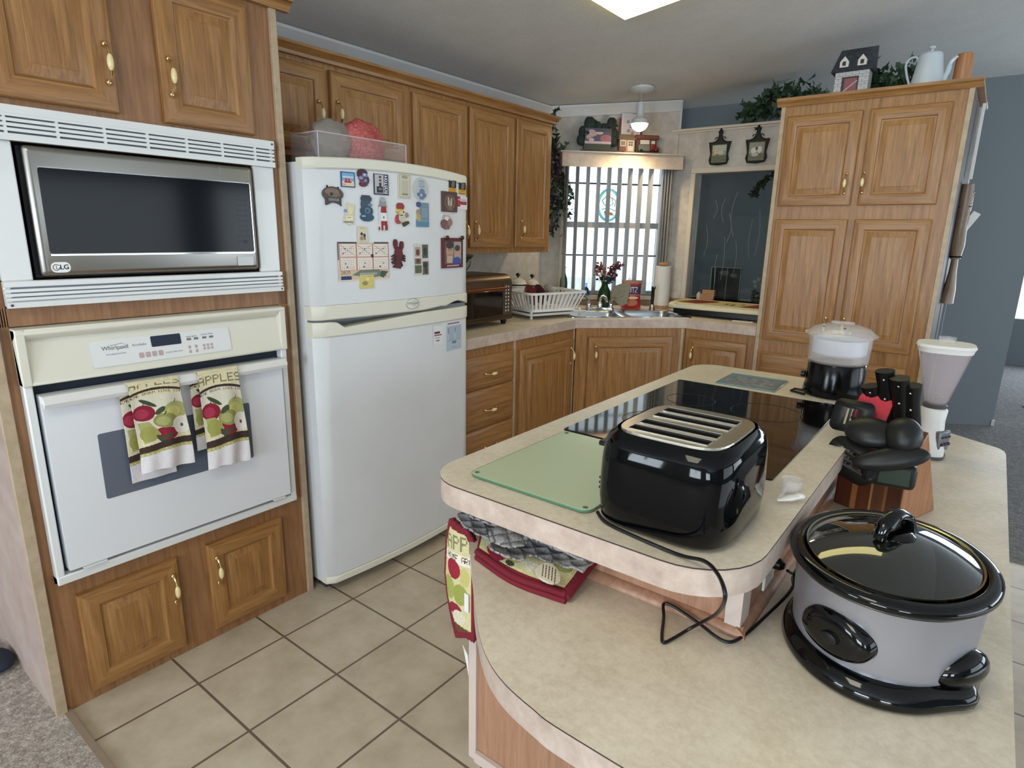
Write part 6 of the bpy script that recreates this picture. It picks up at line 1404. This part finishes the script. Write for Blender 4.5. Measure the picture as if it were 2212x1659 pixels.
# hanging apple mitt at the corner
t=thing('hanging_apple_mitt','apple-print pot mitt with red binding hanging off the left corner of the bar','oven mitt',(1.035,.607,.70),-.12)
c=Canvas(60,120); body=[(.30,.0),(.85,.03),(1.0,.12),(1,.98),(.80,.96),(.52,1.0),(.10,.66),(.0,.52),(.10,.2)]
c.poly(body,RP); inn=[(.34,.06),(.80,.08),(.93,.16),(.93,.90),(.6,.93),(.2,.66),(.1,.5),(.2,.2)]; c.poly(inn,(206,196,150))
mm=c.a[...,3]>.5
c.text('APPLES',.24,.10,1.3,.12,OLV,.02); c.rect(.15,.26,1,.34,(226,220,200)); c.text('HOME GROWN',.25,.27,.9,.05,BRN,.0)
c.oval(.45,.40,.22,.085,(150,26,50)); c.oval(.30,.58,.20,.10,(160,166,84)); c.oval(.66,.60,.20,.09,(150,156,76)); c.oval(.78,.44,.12,.08,(190,184,110)); c.oval(.5,.74,.2,.05,(140,30,50)); c.oval(.62,.80,.18,.06,(210,204,180)); c.poly([(.3,.84),(1,.9),(.6,.99)],(96,64,44))
msk=Canvas(60,120); msk.poly(body,(1,1,1)); c.a[...,3]=msk.a[...,3]; 
edge=Canvas(60,120); edge.poly(inn,(1,1,1)); out_=(msk.a[...,3]>.5)&~(edge.a[...,3]>.5); c.a[out_]=lin(RP)
c.noise(.1,3)
sheet('mitt_face',c,lambda u,v:(-.055+.115*u,-.014*math.sin(PI*u),.03-.32*v),CLOTH,t,thick=.016)
m=MB(); m.box((.035,-.010,-.20),(.050,-.008,-.15)); m.prism([(.030,-.34),(.05,-.36),(.055,-.42),(.035,-.35)],0,.002)
for i in range(8,len(m.v)): v=m.v[i]; m.v[i]=(v[0],-.01-v[2],v[1]+.04)
m.build('care_label',WHITEP,t)
m=MB(); m.tube(spline([(.03,-.006,.02),(.045,-.02,.06),(.05,.0,.09),(.03,.0,.04)],5),.0025,6); m.build('hanging_loop',pm('loop_grey',(120,104,100),.8),t)
# dark item on the carpet at the far left
m=MB(); m.ell((0,0,0),(.085,.055,.024),10); tag(m.build('dark_slipper',pm('dark_navy_fabric',(40,46,60),.9),None,(-.40,-.075,.031),.2),'dark rounded slipper on the beige carpet at the cabinet side','slipper')
# carpet edge strip
m=MB(); m.box((.0,.002,.0),(1.03,.020,.010)); struct('trim_carpet_edge',m,pm('carpet_binding',(140,122,104),.9))
# white round thing at the far right
m=MB(); m.lathe([(.0,.52),(.16,.54),(.165,.56),(.0,.57)],n=28,caps=False); m.tube([(0,0,.0),(0,0,.53)],.015,8); m.lathe([(.10,.0),(.10,.015),(.02,.03)],n=20); tag(m.build('side_table',pm('table_white',(210,212,210),.4),None,(2.47,6.55,.005)),'small round pale side table in the far bright room','table')

# ================================================================== light
# ceiling fixture (flush diffuser)
fz0=lambda x:ceil_z(x)
t=thing('ceiling_light_panel','long flush fluorescent ceiling light with pale yellow diffuser','ceiling light')
def slab(x0,x1,y0,y1,d0,d1):
    m=MB(); i=[m.vert(p) for p in ((x0,y0,fz0(x0)-d0),(x1,y0,fz0(x1)-d0),(x1,y1,fz0(x1)-d0),(x0,y1,fz0(x0)-d0),(x0,y0,fz0(x0)-d1),(x1,y0,fz0(x1)-d1),(x1,y1,fz0(x1)-d1),(x0,y1,fz0(x0)-d1))]
    for q in ((0,1,2,3),(7,6,5,4),(0,4,5,1),(3,2,6,7),(0,3,7,4),(1,5,6,2)): m.face([i[k] for k in q])
    return m
slab(.47,1.70,2.00,2.325,.001,.012).build('frame',TRIMW,t)
slab(.478,1.692,2.008,2.317,.013,.034).build('diffuser',FLUO,t,smooth=False)
def area(name,loc,rot,sx,sy,power,col):
    l=bpy.data.lights.new(name,'AREA'); tilt=math.radians(14) if 'rear' in name else 0; rot=(rot[0]+tilt,rot[1],rot[2]); l.shape='RECTANGLE'; l.size=sx; l.size_y=sy; l.energy=power; l.color=col
    o=bpy.data.objects.new(name,l); COL.objects.link(o); o.location=loc; o.rotation_euler=rot; return o
DAY=(.80,.90,1.0)
# daylight entering through the rear and side windows of the room behind the viewer
area('daylight_rear_left',(-.8,-4.47,1.4),(PI/2,0,0),1.2,1.2,62,DAY)
area('daylight_rear_middle',(2.1,-4.47,1.4),(PI/2,0,0),1.6,1.2,90,DAY)
area('daylight_rear_right',(5.0,-4.47,1.4),(PI/2,0,0),1.4,1.2,75,DAY)
area('daylight_far_right',(6.45,1.9,1.3),(PI/2,0,PI/2),3.0,1.3,16,DAY)
area('daylight_far_right',(6.45,5.7,1.3),(PI/2,0,PI/2),3.6,1.3,45,DAY)
area('daylight_far_window',(3.4,8.86,1.25),(PI/2,0,PI),2.3,1.35,55,DAY)
l=bpy.data.lights.new('pendant_bulb_light','SPOT'); l.energy=14; l.color=(1,.78,.5); l.spot_size=2.4; l.spot_blend=.6; l.shadow_soft_size=.04; o=bpy.data.objects.new('pendant_bulb_light',l); COL.objects.link(o); o.location=(px,py,pz-.275)
# the kitchen's second ceiling panel, over the near end of the island
t=thing('ceiling_light_panel','second flush fluorescent ceiling light above the viewer','ceiling light')
slab(1.25,1.85,-1.55,-.33,.001,.012).build('frame',TRIMW,t)
slab(1.258,1.842,-1.542,-.338,.013,.030).build('diffuser',FLUO2,t,smooth=False)
w=bpy.data.worlds.new('world'); SC.world=w; w.use_nodes=True; bg=w.node_tree.nodes['Background']; bg.inputs[0].default_value=(.82,.92,1,1); bg.inputs[1].default_value=1.7
SC.view_settings.exposure=.25
